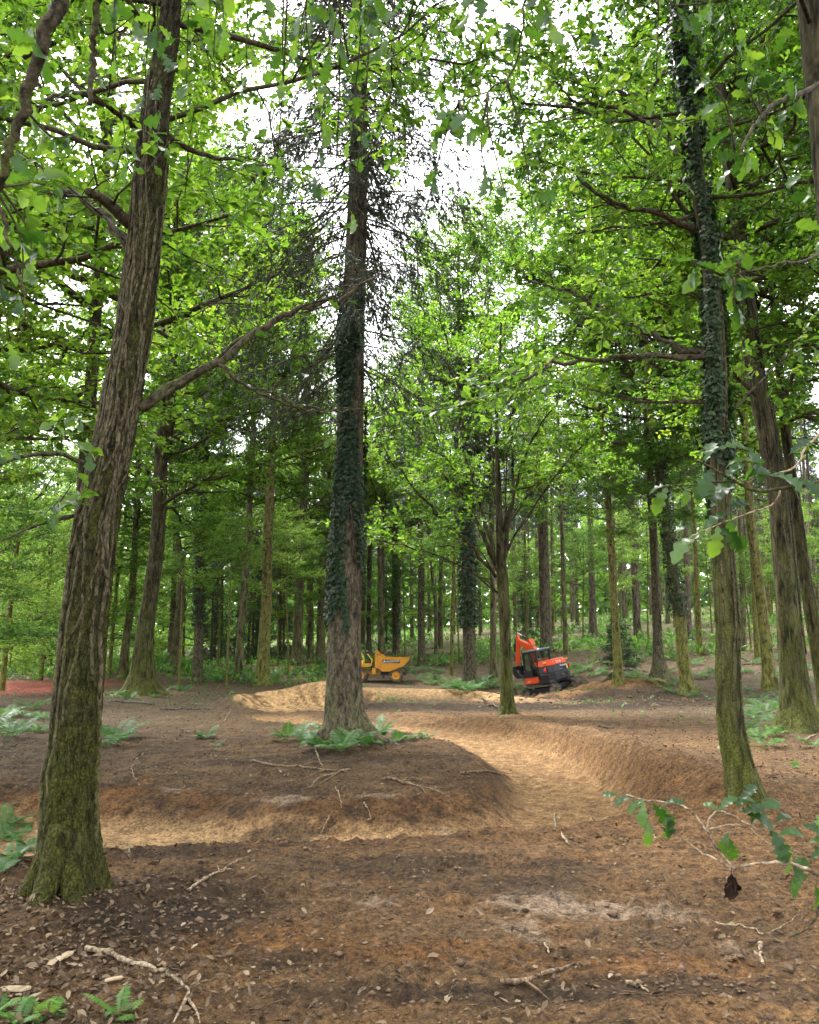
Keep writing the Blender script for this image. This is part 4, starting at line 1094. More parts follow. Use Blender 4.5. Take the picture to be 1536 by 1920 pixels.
for key, nm, lab, base, path, kw in LST:
    kw = dict(kw); ivy = kw.pop('ivy', None)
    root, b, pth = tree(key, nm, lab, base, path, **kw)
    if ivy:
        o = obj('ivy', ivy_mesh(key + '_ivy', pth, ivy[0], ivy[1], ivy[2], ivy[3], 51, ivy[4], ivy[5] if len(ivy) > 5 else .06), root); o['kind'] = 'stuff'
# vines of the vine-twined trunk
root, b, pth = TREES['vine_tree']
for i, (t0, tu, h0, h1) in enumerate([(-2.2, 1.6, 1.5, 9), (-.9, -1.5, 2.2, 10), (-1.6, 1.0, 3.5, 11)]):
    obj('ivy_stem', vine_mesh('vt%d' % i, pth, 131 + i, t0, tu, h0, h1, .035, .8, 40), root)

# little spruce behind the yellow-green trunk
sb = G(1163, 1262); root = empty('spruce_sapling', sb)
tag(root, 'small dark young spruce growing behind the yellow-green slim trunk', 'tree')
me, _ = trunk_mesh('sapling_trunk', [(0, 0, 0), (.02, 0, 1.5), (0, 0, 3.1)], [.05, .03, .008], 'bark_dark', 8, 3, .2)
obj('trunk', me, root)
l = add_crown(root, 'sapling', (0, 0, .15), 1.0 * (sb[1] / 50), .5)

# ------------------------------------------------------------------ background trees
rng = np.random.default_rng(1234)
def far_trunk(key, H, r, mat, lean=.3):
    me, _ = trunk_mesh(key, [(0, 0, 0), (lean * .3, 0, H * .3), (lean, 0, H * .65), (lean * 1.1, 0, H)], [r, r * .85, r * .6, .03], mat, 9, .8, .35, .5, 4)
    return me
FT = [far_trunk('far_trunk_a', 25, .20, 'bark_far', .3), far_trunk('far_trunk_b', 25, .16, 'bark_dark', -.2), far_trunk('far_trunk_c', 25, .24, 'bark_far', -.4), far_trunk('far_trunk_d', 25, .13, 'bark_slim', .5)]
def background_tree(name, label, group, x, y, crowns, dead=(), tm=None, sc=1.0):
    b = (x, y, gz(x, y)); root = empty(name, b, rng.uniform(0, 6.28)); tag(root, label, 'tree', group)
    obj('trunk', tm or FT[rng.integers(4)], root, None, None, sc)
    for ck, hz, s in crowns: add_crown(root, ck, (0, 0, hz), s, rng.uniform(0, 6.28))
    for hz, s in dead:
        o = obj('dead_branches', TEMPL['dead'], root, (0, 0, hz), (0, 0, rng.uniform(0, 6.28)), s); o['kind'] = 'stuff'
    return root
# conifer stand on the slope
MARKS = [(-400, 'left edge'), (231, 'slim curving trunk'), (268, 'mossy oak'), (372, 'ivy-wrapped tree'), (494, 'mossy straight trunk'), (557, 'reddish trunk'), (648, 'central conifer'), (725, 'dumper skip'), (791, 'grey conifer'), (878, 'ivy column'), (948, 'forked tree'), (1035, 'excavator'),
         (1160, 'yellowish trunk'), (1236, 'vine trunk'), (1283, 'ivied leaning tree'), (1365, 'dark ivy oak'), (1440, 'leaning mossy trunk'), (1485, 'stout oak'), (1536, 'right edge'), (9999, 'right edge')]
def sited(prefix, spots):
    """a label for each spot from the things it stands between, counted from the left"""
    pxs = [768 + F_PX * x / y for x, y in spots]; lab = [None] * len(spots)
    for (p0, n0), (p1, n1) in zip(MARKS[:-1], MARKS[1:]):
        ids = sorted([i for i in range(len(spots)) if p0 <= pxs[i] < p1], key=lambda i: pxs[i])
        for k, i in enumerate(ids):
            where = 'just beyond the right edge' if p0 >= 1536 else 'between the %s and the %s' % (n0, n1)
            lab[i] = '%s %s%s' % (prefix, where, '' if len(ids) == 1 else ', %s from left' % ['first', 'second', 'third', 'fourth', 'fifth', 'sixth', 'seventh', 'eighth', 'ninth', 'tenth', 'eleventh', 'twelfth'][k])
    return lab
pts = []
def spaced(px0, px1, y0, y1, n, dmin):
    out = []
    for _ in range(n * 30):
        if len(out) >= n: break
        y = rng.uniform(y0, y1); px = rng.uniform(px0, px1); x = (px - 768) / F_PX * y
        if all((x - a) ** 2 + (y - c) ** 2 > dmin ** 2 for a, c in pts + out) and all((x - t[1][0]) ** 2 + (y - t[1][1]) ** 2 > 6 for t in TREES.values()):
            out.append((x, y))
    pts.extend(out); return out
sp = spaced(800, 1536, 72, 100, 34, 3.0); labs = sited('slender slope conifer', sp)
for i, (x, y) in enumerate(sp):
    background_tree('conifer_tree', labs[i], 'conifers crowded on the slope', x, y, [('spruce', 14 + 2 * rng.random(), (.85, .85, .8))], [(2.5, 1.0), (8, 1.0)])
sp = spaced(660, 1536, 100, 150, 44, 3.0); labs = sited('far thin conifer', sp)
for i, (x, y) in enumerate(sp):
    background_tree('conifer_tree', labs[i], 'distant conifers deep in the wood', x, y, [('spruce', 12 + 2 * rng.random(), .9)], [(2, 1.1), (6, 1.1)])
sp = spaced(400, 790, 66, 100, 16, 3.5); labs = sited('dim distant trunk', sp)
for i, (x, y) in enumerate(sp):
    background_tree('woodland_tree', labs[i], 'distant trunks behind the dumper', x, y, [('oak_c' if i % 2 else 'spruce', 9, 1.0)], [(3, 1.0)])
# dark spruces with skirts to the ground, left of the central conifer
for px, py, s, lab in [(402, 1252, .62, 'dark low spruce right of the ivy-wrapped tree on the left'), (470, 1250, .7, 'dark spruce filling the gap between the pair of brown trunks'), (528, 1246, .78, 'dark spruce between the mossy straight trunk and the reddish brown trunk'),
                       (725, 1222, .5, 'dark holly-like spruce behind the dumper skip'), (985, 1212, .5, 'dark spruce behind the raised arm of the excavator'), (1545, 1160, .9, 'dark spruce at the right edge, high on the slope')]:
    q = G(px, py); Yq = max(q[1], 52) + 5; x = (px - 768) / F_PX * Yq
    background_tree('spruce_tree', lab, 'dark spruces', x, Yq, [('spruce', .5, (s, s, s))], tm=FT[1], sc=(s, s, s * .6))
# leafy beeches closing the left side
for i, (px, Y, s, hz) in enumerate([(-60, 30, 1.0, 2.0), (20, 38, 1.0, 1.8), (90, 46, 1.1, 1.0), (-20, 52, 1.2, .9), (150, 56, 1.1, 1.0), (215, 50, .9, 2.0), (60, 62, 1.3, .8), (290, 62, 1.1, 1.2), (350, 70, 1.2, 1.0), (240, 72, 1.3, .8), (130, 74, 1.3, .8), (420, 76, 1.2, 2.0),
                                  (0, 80, 1.5, .6), (490, 84, 1.2, 3), (310, 88, 1.5, .8), (190, 92, 1.5, .6), (560, 90, 1.2, 3)]):
    x = (px - 768) / F_PX * Y
    background_tree('beech_tree', 'leafy pale green beech, %s from the left, closing the wood behind the leaning oak' % ['first', 'third', 'fifth', 'second', 'seventh', 'ninth', 'fourth', 'eleventh', 'thirteenth', 'tenth', 'sixth', 'fourteenth', 'rearmost', 'fifteenth', 'twelfth', 'eighth', 'sixteenth'][i], 'beeches closing the left side', x, Y, [('beech_low', hz, s), ('beech', hz + 4.5 * s, s)], tm=FT[3], sc=(.9, .9, .75 * s))
# green understorey on the right and centre
for i, (px, Y, s, hz, wh) in enumerate([(820, 78, .9, 2.5, 'behind the ivy column'), (980, 74, .8, 3, 'behind the excavator arm'), (1090, 66, .75, 4.5, 'above the excavator'), (1210, 58, .7, 5.0, 'above the vine-twined trunk'), (1330, 64, .8, 4, 'left of the dark ivy oak'), (1400, 52, .5, 3.2, 'right of the dark ivy oak'),
                                      (1480, 70, .9, 4, 'behind the stout mossy oak'), (700, 84, .9, 4, 'behind the central conifer'), (900, 96, 1.1, 4, 'far behind the forked tree'), (1160, 90, 1.0, 5, 'far behind the yellow-green trunk'), (760, 70, .7, 3.5, 'above the dumper skip'), (650, 74, .9, 3, 'hidden mostly by the central conifer'), (590, 66, .8, 3.5, 'above the reddish brown trunk'), (860, 60, .6, 5.0, 'at the ivy column'), (1050, 84, 1.0, 4, 'above the cab of the excavator'), (1260, 76, .9, 4.5, 'high behind the ivy-middled leaning tree'),
                                      (1380, 84, 1.1, 4.5, 'high behind the dark ivy oak'), (1530, 80, 1.1, 4, 'at the right edge, high up the slope'), (940, 64, .6, 5.5, 'over the forked tree foot'), (530, 78, 1.0, 3, 'behind the mossy straight trunk'), (415, 56, .75, 5, 'right of the ivy-wrapped tree'), (525, 58, .7, 5.5, 'left of the reddish brown trunk'), (612, 57, .7, 5, 'close left of the central conifer'), (345, 41, .55, 5.5, 'over the pale forked trunk'), (432, 44, .55, 5.5, 'over the narrow brown trunk'), (545, 51, .6, 6, 'over the reddish brown trunk')]):
    x = (px - 768) / F_PX * Y
    background_tree('beech_tree', 'slight young beech with layered green sprays %s' % wh, 'young beeches under the canopy', x, Y, [('beech_low', hz, s)], tm=FT[3], sc=(.5, .5, .5 * s))

# ------------------------------------------------------------------ far wood and ground cover
def far_wood():
    rg = np.random.default_rng(77); n = 60000
    x = rg.uniform(-170, 190, n); y = rg.uniform(128, 180, n)
    cl = fbm(x * .09, y * .09, 3, 201)
    z0 = height(x, y); hgt = 24 + 9 * cl
    z = z0 + hgt * rg.beta(1.0, 1.5, n)
    g = Geo(); place(g, LEAF2, np.stack([x, y, z], -1), rg.normal(0, 1, (n, 3)), rg.normal(0, 1, (n, 3)) + UP * .5, rg.uniform(1.0, 2.4, n), np.clip(rg.beta(2, 2, n) + .4 * cl, 0, 1))
    o = obj('far_wood', g.mesh('far_wood', M['beech'], False, 'tint'))
    tag(o, 'far-off leafy wood closing the view behind all the trunks', 'wood', kind='stuff')
far_wood()

def frond_geo(seed, L=.7, pairs=24, arch=.9, w=.135):
    rg = np.random.default_rng(seed); t = np.linspace(0, 1, 9)
    y = L * np.sin(t * arch) / arch * 1.0; z = L * (t * 1.05 - .72 * t ** 2 * arch)
    p = np.stack([0 * t + .03 * L * np.sin(t * 3 + seed), y, z], -1)
    g = Geo(); tube(g, p, np.linspace(.005, .0015, 9), 3, a=.8)
    tt = np.linspace(.16, .98, pairs)
    c = np.stack([np.interp(tt, t, p[:, i]) for i in range(3)], -1)
    tg = unit(np.stack([np.interp(tt, t, np.gradient(p[:, i])) for i in range(3)], -1))
    prof = w * L / .7 * 1.6 * np.sin(np.pi * np.clip(tt * .82 + .16, 0, 1)) ** .9 * (1 - .25 * tt)
    for s in (-1, 1):
        d = np.array([s, 0, 0]) + tg * .35 + rg.normal(0, .06, (pairs, 3)) - UP * .22
        nn = np.cross(tg, np.array([1., 0, 0])); nn = np.where(nn[:, 2:3] < 0, -nn, nn)
        tpl = (np.array([[0, 0, 0], [-.11, .3, 0], [.11, .3, 0], [-.07, .65, -.03], [.07, .65, -.03], [0, 1, -.1]]), np.array([[0, 2, 1], [1, 2, 4], [1, 4, 3], [3, 4, 5]]))
        place(g, tpl, c, d, nn, prof * rg.uniform(.85, 1.1, pairs), np.clip(.5 + rg.normal(0, .18, pairs), 0, 1))
    return g
FRONDS = [frond_geo(s, L, arch=a).mesh('frond_%d' % s, M['fern'], False, 'tint') for s, L, a in ((1, .7, .9), (2, .62, 1.15), (3, .78, .75), (4, .55, 1.3))]
def fern_single(seed, n, mat):
    rg = np.random.default_rng(seed); g = Geo()
    for i in range(n):
        f = frond_geo(seed * 10 + i, rg.uniform(.5, .8), 14, rg.uniform(.7, 1.3))
        v = np.concatenate(f.v); az = i * 6.283 / n + rg.normal(0, .3); ca, sa = math.cos(az), math.sin(az)
        v = v @ np.array([[ca, -sa, 0], [sa, ca, 0], [0, 0, 1]]).T
        g.add(v, np.concatenate(f.q), np.concatenate(f.t), np.concatenate(f.a))
    return g.mesh('fern_%d' % seed, M[mat], False, 'tint')
FERN1 = [fern_single(s, 7, 'fern') for s in (5, 6, 7)]
ORD = ['first', 'second', 'third', 'fourth', 'fifth', 'sixth', 'seventh', 'eighth', 'ninth', 'tenth', 'eleventh', 'twelfth', 'thirteenth', 'fourteenth', 'fifteenth', 'sixteenth']
FRONDS_PALE = []
for m_ in FRONDS:
    c_ = m_.copy(); c_.materials[0] = M['bracken']; FRONDS_PALE.append(c_)
def fern_cluster(spots, where, near, group, sc=(.7, 1.1), name='fern'):
    spots = sorted(spots)
    for i, (px, py) in enumerate(spots):
        q = G(px, py); s = rng.uniform(*sc)
        lab = 'green fern %s, %s from the left' % (where, ORD[i]) if len(spots) > 1 else 'green fern %s' % where
        if near:
            r = empty(name, q, rng.uniform(0, 6.28)); tag(r, lab, 'fern', group)
            n = rng.integers(5, 9)
            for j in range(n):
                obj('frond', (FRONDS_PALE if 'near corner' in group else FRONDS)[rng.integers(4)], r, (0, 0, -.01), (rng.uniform(-.25, .25), rng.uniform(-.2, .2), j * 6.283 / n + rng.normal(0, .35)), s * rng.uniform(.75, 1.15))
        else:
            o = obj(name, FERN1[rng.integers(3)], None, q - np.array([0, 0, .02]), (0, 0, rng.uniform(0, 6.28)), s); tag(o, lab, 'fern', group)
fern_cluster([(538, 1388), (560, 1378), (585, 1390), (600, 1405), (612, 1372), (640, 1408), (663, 1400), (690, 1402), (706, 1385), (716, 1368), (742, 1392), (575, 1400), (765, 1388)], 'at the foot of the central conifer', True, 'ferns round the central conifer', (.5, .8))
fern_cluster([(385, 1385), (408, 1398)], 'alone on bare soil left of the central conifer', True, 'ferns on the bare soil', (.35, .5))
fern_cluster([(800, 1385)], 'small on bare soil right of the central conifer', True, 'ferns on the bare soil', (.4, .5))
fern_cluster([(15, 1548), (40, 1556), (5, 1575), (55, 1590), (-20, 1560), (20, 1610), (-10, 1640)], 'at the left edge beside the leaning oak', True, 'ferns beside the leaning oak', (.38, .55))
fern_cluster([(35, 1915), (85, 1908), (-10, 1900)], 'yellowish in the bottom left corner', True, 'ferns in the near corner', (.2, .28))
fern_cluster([(225, 1905)], 'tiny and upright at the bottom edge', True, 'ferns in the near corner', (.22, .26))
fern_cluster([(10, 1345), (30, 1368), (50, 1345), (70, 1372), (85, 1350), (15, 1385), (200, 1400), (215, 1385), (-10, 1360), (60, 1330)], 'in the patch behind the leaning oak', False, 'ferns behind the leaning oak', (.8, 1.2))
fern_cluster([(210, 1308), (240, 1312), (290, 1308), (305, 1298), (325, 1290), (345, 1296)], 'at the foot of the mossy oak', False, 'ferns round the mossy oak', (.7, 1.1))
fern_cluster([(390, 1275), (410, 1280), (430, 1272), (455, 1276), (475, 1282), (520, 1268), (535, 1262), (550, 1266), (515, 1258), (560, 1255)], 'in the strip left of the pale bowl', False, 'ferns left of the bowl', (1.0, 1.5))
fern_cluster([(790, 1276), (805, 1284), (820, 1278), (838, 1292), (850, 1284), (862, 1296), (875, 1300), (900, 1294), (915, 1286), (930, 1290), (820, 1262), (800, 1258), (905, 1278)], 'in the bank under the ivy column', False, 'ferns under the ivy column', (1.1, 1.7))
fern_cluster([(975, 1300), (990, 1303), (970, 1290)], 'between the forked tree and the excavator', False, 'ferns by the excavator', (.8, 1.2))
fern_cluster([(1085, 1262), (1100, 1258), (1115, 1268), (1130, 1262), (1145, 1272), (1190, 1276), (1075, 1252)], 'right of the excavator', False, 'ferns right of the excavator', (1.1, 1.6))
fern_cluster([(1232, 1282), (1252, 1288), (1270, 1280), (1300, 1306), (1262, 1300), (1320, 1272)], 'below the vine-twined trunk', False, 'ferns below the vine trunk', (.8, 1.3))
fern_cluster([(1405, 1345), (1425, 1352), (1440, 1338), (1450, 1325), (1412, 1322), (1460, 1360), (1395, 1300), (1425, 1308), (1465, 1310), (1535, 1330)], 'between the dark ivy oak and the stout mossy oak', False, 'ferns by the stout oak', (.75, 1.15))

LITTER = (np.array([[0, 0, 0], [-.22, .3, .10], [.20, .28, .12], [-.26, .66, .16], [.24, .70, .06], [0, .5, -.02], [.03, 1, .12]]), np.array([[0, 2, 5], [0, 5, 1], [1, 5, 3], [2, 4, 5], [5, 4, 6], [5, 6, 3]]))
fern_cluster([(1190, 1240), (1215, 1228), (1262, 1236), (1300, 1248), (1335, 1262), (1330, 1225), (1352, 1240), (1395, 1262), (1410, 1245), (1465, 1268), (1470, 1240), (1500, 1290), (1520, 1255), (1250, 1262)], 'scattered up the right-hand slope', False, 'ferns on the slope', (1.1, 1.7))
fern_cluster([(1420, 1385), (1440, 1400), (1455, 1378), (1530, 1400), (1410, 1365)], 'in front of the stout mossy oak', False, 'ferns before the stout oak', (.5, .8))
fern_cluster([(770, 1262), (1010, 1240), (830, 1248), (965, 1255), (640, 1265), (580, 1262)], 'in the far band behind the machines', False, 'ferns behind the machines', (1.2, 1.8))
def scatter_cover(name, label, cat, n, region, mat, tpl, size, seed, lift=(0, .05), dens=None, kind='stuff', steep=.4, flatn=True):
    rg = np.random.default_rng(seed)
    x, y = region(rg, n)
    if dens is not None:
        ok = rg.random(len(x)) < dens(x, y); x, y = x[ok], y[ok]
    z = height(x, y) + rg.uniform(lift[0], lift[1], len(x))
    dr = rg.normal(0, 1, (len(x), 3)); dr[:, 2] = dr[:, 2] * steep + (0 if flatn else .5)
    nr = UP + rg.normal(0, .5, (len(x), 3)) if flatn else rg.normal(0, 1, (len(x), 3))
    g = Geo(); place(g, tpl, np.stack([x, y, z], -1), dr, nr, size[0] + (size[1] - size[0]) * rg.beta(1.3, 2.5, len(x)), rg.random(len(x)))
    o = obj(name, g.mesh(name, M[mat], False, 'tint')); tag(o, label, cat, kind=kind)
def fan(y0, y1, w, off=0.0):
    def f(rg, n):
        y = np.exp(rg.uniform(math.log(y0), math.log(y1), n)); return rg.uniform(-w, w, n) * y + off, y
    return f
def litter_d(x, y):
    f = feats(x, y)
    clear = np.maximum(1 - sstep(.8, 1.4, f['td']), np.maximum(np.exp(-(f['sd'] / 1.0) ** 4), sstep(.1, .3, f['bowl'])))
    clear = np.maximum(clear, np.exp(-(f['cd'] / .7) ** 4) * .85)
    work = np.exp(-(((x - .6) / 3.4) ** 2 + ((y - 7) / 9) ** 2) ** 2)
    pat = sstep(-.35, .35, fbm(x * .9, y * .9, 3, 211))
    return np.clip((1 - clear) * (1 - .86 * work) * (.25 + .75 * pat), 0, 1)
scatter_cover('leaf_litter', 'brown fallen leaves and chips strewn over the woodland floor', 'leaf litter', 70000, fan(2.3, 70, .62), 'litter', LITTER, (.02, .085), 301, (0.0, .015), litter_d)
def corner_d(x, y): return np.exp(-(((x + 2.0) / .95) ** 2 + ((y - 4.2) / 1.5) ** 2)) * .95
scatter_cover('wood_chips', 'pale and dark leaf mould and bark chips in the bottom left corner', 'leaf litter', 16000, lambda rg, n: (rg.uniform(-4.2, -.4, n), rg.uniform(2.6, 6.5, n)), 'litter', LITTER, (.02, .075), 302, (0, .025), corner_d)
DUMP = G(743, 1278)
def brack_d(x, y): return (1 - np.exp(-(((x - DUMP[0] + .8) / 3.2) ** 2 + ((y - DUMP[1] + 1.5) / 5) ** 2) ** 2)) * sstep(-.15, .35, fbm(x * .12, y * .12, 3, 221)) * sstep(45, 60, y + np.where(x > 0, 0, 5)) 
scatter_cover('bracken', 'bright bracken carpeting the far woodland floor and slope', 'bracken', 75000, fan(45, 150, .62), 'bracken', LEAF2, (.18, .6), 303, (.03, .5), brack_d, steep=.5, flatn=False)
def leftb(rg, n): return rg.uniform(-42, -17, n), rg.uniform(51, 62, n)
scatter_cover('bracken', 'bright green bracken bank at the left edge beyond the red path', 'bracken', 9000, leftb, 'bracken', LEAF2, (.15, .5), 304, (.05, .9), lambda x, y: sstep(-.5, .2, fbm(x * .3, y * .3, 2, 231)), flatn=False)
def gr_d(x, y):
    f = feats(x, y)
    return sstep(.05, .4, fbm(x * .35, y * .35, 3, 241)) * np.clip(litter_d(x, y), 0, 1) * (sstep(24, 32, y) + .35 * sstep(4.6, 6.5, x) * sstep(11, 16, y)) * (1 - np.exp(-(((x + 1.6) / 3.2) ** 2 + ((y - DUMP[1] + 3) / 6) ** 2) ** 2))
scatter_cover('ground_plants', 'scattered low green plants among the leaf litter', 'ground plants', 40000, fan(9, 62, .6), 'fern', LEAF2, (.06, .2), 305, (.01, .10), gr_d, flatn=False)

M['twig_brown'] = bark_mat('brown_root_bark', (0.06, 0.04, 0.026), (0.26, 0.18, 0.115), moss_amt=0.0, moss_top=30, scale=30, stretch=0.8, bump=0.3)
def twig_litter():
    rg = np.random.default_rng(401); n = 2600
    x, y = fan(2.3, 45, .6)(rg, n)
    f = feats(x, y); ok = rg.random(n) < np.where(f['td'] < .8, .12, .7); x, y = x[ok], y[ok]; n = len(x)
    az = rg.uniform(0, 6.283, n); l = rg.uniform(.03, .17, n) * (1 + y / 30)
    x2, y2 = x + np.cos(az) * l, y + np.sin(az) * l
    A = np.stack([x, y, height(x, y) + rg.uniform(-.004, .02, n)], -1); B = np.stack([x2, y2, height(x2, y2) + rg.uniform(-.004, .03, n)], -1)
    g = Geo(); r = rg.uniform(.001, .0035, n); cones(g, A, B, r, r * .5, 4)
    o = obj('twig_litter', g.mesh('twig_litter', M['twig_brown'])); tag(o, 'small broken twigs and rootlets strewn over the soil', 'twigs', kind='stuff')
twig_litter()
def clods():
    rg = np.random.default_rng(402); n = 26000
    x, y = fan(2.3, 40, .6)(rg, n)
    f = feats(x, y)
    till = np.exp(-(((x - 7) / 5.5) ** 2 + ((y - 33) / 6.5) ** 2) ** 2)
    d = np.clip(.25 + .6 * fbm(x * 1.2, y * 1.2, 3, 251) + .6 * till + .5 * np.exp(-((f['td'] - 1.2) / .4) ** 2), 0, 1) * np.where(f['td'] < .75, .1, 1) * (1 - .9 * sstep(.1, .3, f['bowl']))
    ok = rg.random(n) < d; x, y, till = x[ok], y[ok], till[ok]; n = len(x)
    s = (.007 + .034 * rg.beta(1, 5, n)) * (1 + till * 3.0 + y / 30)
    base = np.array([[1, 0, 0], [0, 1, 0], [-1, 0, 0], [0, -1, 0], [0, 0, .55], [0, 0, -.6]])
    T = np.array([[0, 1, 4], [1, 2, 4], [2, 3, 4], [3, 0, 4], [1, 0, 5], [2, 1, 5], [3, 2, 5], [0, 3, 5]])
    V = np.stack([x, y, height(x, y) + s * .15], -1)[:, None] + base[None] * s[:, None, None] * rg.uniform(.55, 1.3, (n, 6, 1))
    g = Geo(); g.add(V.reshape(-1, 3), None, (np.arange(n)[:, None, None] * 6 + T[None]).reshape(-1, 3))
    o = obj('soil_clods', g.mesh('soil_clods', M['clod'], True)); tag(o, 'loose crumbs and clods of dug earth', 'soil clods', kind='stuff')
M['clod'] = plain_mat('clod', (.17, .11, .068), .95, 0, .1, (.07, .048, .033), 3.0, (.4, .6))
clods()

# ------------------------------------------------------------------ fallen branches and roots, each a thing
def stick(label, pix, r, mat='twig_pale', forks=(), name='fallen_branch', up=.012, cat='branch'):
    q = [G(px, py) + np.array([0, 0, up]) for px, py in pix]
    c = catmull(q, max(10, 5 * len(q)))
    c[:, 2] = np.maximum(c[:, 2], height(c[:, 0], c[:, 1]) + r * .5)
    b = c[0].copy(); root = empty(name, b); tag(root, label, cat)
    rg = np.random.default_rng(len(label) * 13)
    g = Geo(); j = rg.normal(0, .006, c.shape); j[:, 2] = np.abs(j[:, 2]); tube(g, c - b + j, np.linspace(r, r * .4, len(c)) * (1 + .2 * rg.normal(size=len(c))), 7); obj('stem', g.mesh('stick', M[mat]), root)
    for fk in forks:
        qf = np.array([G(px, py) + np.array([0, 0, up * 1.2]) for px, py in fk]); cf = catmull(qf, 10)
        i = np.argmin(np.linalg.norm(c - cf[0], axis=1)); cf[0] = c[i]
        g = Geo(); tube(g, cf - b, np.linspace(r * .6, r * .2, len(cf)), 5); obj('side_twig', g.mesh('fork', M[mat]), root)
stick('long pale crooked branch lying across the bottom left corner', [(160, 1785), (200, 1790), (240, 1808), (280, 1820), (320, 1838), (350, 1860), (352, 1880)], .017, forks=[[(350, 1875), (335, 1905), (325, 1925)], [(352, 1878), (368, 1900), (375, 1925)]])
stick('pale forked stick lying on dark soil right of the leaning oak', [(352, 1674), (385, 1652), (415, 1636), (455, 1615)], .012, forks=[[(412, 1638), (430, 1632), (440, 1636)], [(412, 1638), (408, 1625)]])
stick('upright pale broken twig beside the leaning oak', [(242, 1612), (243, 1595), (241, 1575)], .008)
stick('pale stick lying on the slope right of centre', [(1042, 1525), (1040, 1545), (1055, 1570), (1068, 1590)], .020, forks=[[(1042, 1545), (1052, 1535)]])
stick('brown crooked root sticking out at the lower right', [(940, 1848), (980, 1845), (1020, 1832), (1060, 1822), (1110, 1812)], .016, 'twig_brown', forks=[[(985, 1845), (1005, 1860), (1030, 1880)]])
stick('curled root by the right edge low in the view', [(1428, 1775), (1425, 1790), (1432, 1815)], .014, 'twig_pale')
stick('thin bent twig arching low at the right edge', [(1340, 1735), (1400, 1745), (1440, 1755), (1500, 1720)], .007, 'twig_pale')
stick('short flat piece of bark right of the brown root', [(1175, 1848), (1195, 1852), (1215, 1862)], .010, 'twig_pale')
stick('long root at the top of the cut bank in front of the central conifer', [(470, 1428), (520, 1436), (570, 1440), (610, 1446), (655, 1450)], .022, 'twig_brown', forks=[[(560, 1440), (590, 1432), (640, 1428)], [(600, 1446), (570, 1462), (535, 1470)], [(640, 1448), (600, 1470), (565, 1482)]])
stick('pale root trailing down the cut bank below the central conifer', [(655, 1444), (630, 1452), (600, 1460), (580, 1480)], .012, 'twig_pale')
stick('tangled brown root right end of the cut bank', [(715, 1462), (750, 1468), (790, 1478), (830, 1492)], .020, 'twig_brown', forks=[[(750, 1468), (775, 1462), (800, 1470)], [(790, 1478), (800, 1492)]])
stick('root lump at the tip of the island by the turn', [(865, 1452), (890, 1450), (930, 1452), (958, 1462)], .022, 'twig_brown', forks=[[(890, 1450), (905, 1446), (950, 1450)]])
stick('slim stick leaning against the root below the central conifer', [(590, 1405), (598, 1425), (606, 1442)], .014, 'twig_pale')
stick('pale twig hanging on the left end of the cut bank', [(262, 1432), (247, 1440), (250, 1455), (256, 1464)], .010, 'twig_pale')
stick('thin root dangling down the bank in the middle', [(630, 1475), (636, 1495), (640, 1518)], .009, 'twig_pale')
stick('short pale root poking from the bank right of the dangling one', [(682, 1508), (690, 1520), (698, 1538)], .010, 'twig_pale')
stick('slender straight stick on bare soil far left of the conifer', [(418, 1354), (430, 1338), (440, 1324)], .014, 'twig_pale')
stick('weathered log lying by the roots of the mossy oak', [(205, 1316), (240, 1318), (285, 1322)], .07, 'deadwood', cat='log', name='fallen_log')
stick('dark pole lying behind the bare soil right of the log', [(300, 1331), (350, 1330), (395, 1332)], .035, 'deadwood', cat='log', name='fallen_log')
stick('dry branch lying at the foot of the forked tree', [(905, 1310), (925, 1322), (948, 1334), (965, 1345)], .03, 'deadwood', forks=[[(925, 1322), (905, 1326)]])
stick('dark fallen limb on litter left of the dark ivy oak', [(1120, 1363), (1150, 1366), (1190, 1367)], .028, 'deadwood')
stick('pale stick on the litter in front of the stout mossy oak', [(1510, 1390), (1522, 1382), (1535, 1376)], .02, 'twig_pale')
stick('twig on the orange slope beneath the hanging sprig', [(1213, 1656), (1230, 1664), (1246, 1670)], .007, 'twig_pale')
stick('bent twig in the dip left of the grey clay', [(1030, 1790), (1020, 1770), (1025, 1775)], .006, 'twig_pale')
stick('thin stick crossing the bank above the near lip', [(620, 1528), (612, 1545), (602, 1565)], .009, 'twig_pale')
# split wood chips in the corner
M['split_wood'] = plain_mat('split_wood', (.36, .28, .18), .8, 0, .2, (.20, .14, .085), 18, (.4, .7))
for i, (px, py, l, w, az, lab) in enumerate([(30, 1858, .19, .055, -.3, 'large pale split wood splinter at the left edge of the corner'), (115, 1800, .17, .05, 1.1, 'pale split wood splinter standing near the crooked branch'), (215, 1840, .09, .03, .2, 'small pale wood chip below the crooked branch'),
                                           (65, 1872, .12, .025, 1.0, 'narrow pale wood sliver beside the large splinter'), (245, 1892, .08, .05, .4, 'light flat chip near the bottom, right of the upright fern')]):
    q = G(px, py); g = Geo()
    v = np.array([[-l / 2, -w / 2, 0], [l * .3, -w * .55, 0], [l / 2, -w * .1, 0], [l * .38, w * .45, 0], [-l * .35, w / 2, 0], [-l * .55, w * .1, 0]])
    g.add(np.vstack([v, v * [.9, .8, 1] + [0, 0, .006]]), [(j, (j + 1) % 6, 6 + (j + 1) % 6, 6 + j) for j in range(6)], [(6, 7, 8), (6, 8, 9), (6, 9, 10), (6, 10, 11)])
    o = obj('wood_chip', g.mesh('wood_chip', M['split_wood'], False), None, q + np.array([0, 0, .012]), (.12, -.1, az)); tag(o, lab, 'wood chip', 'pale split chips')

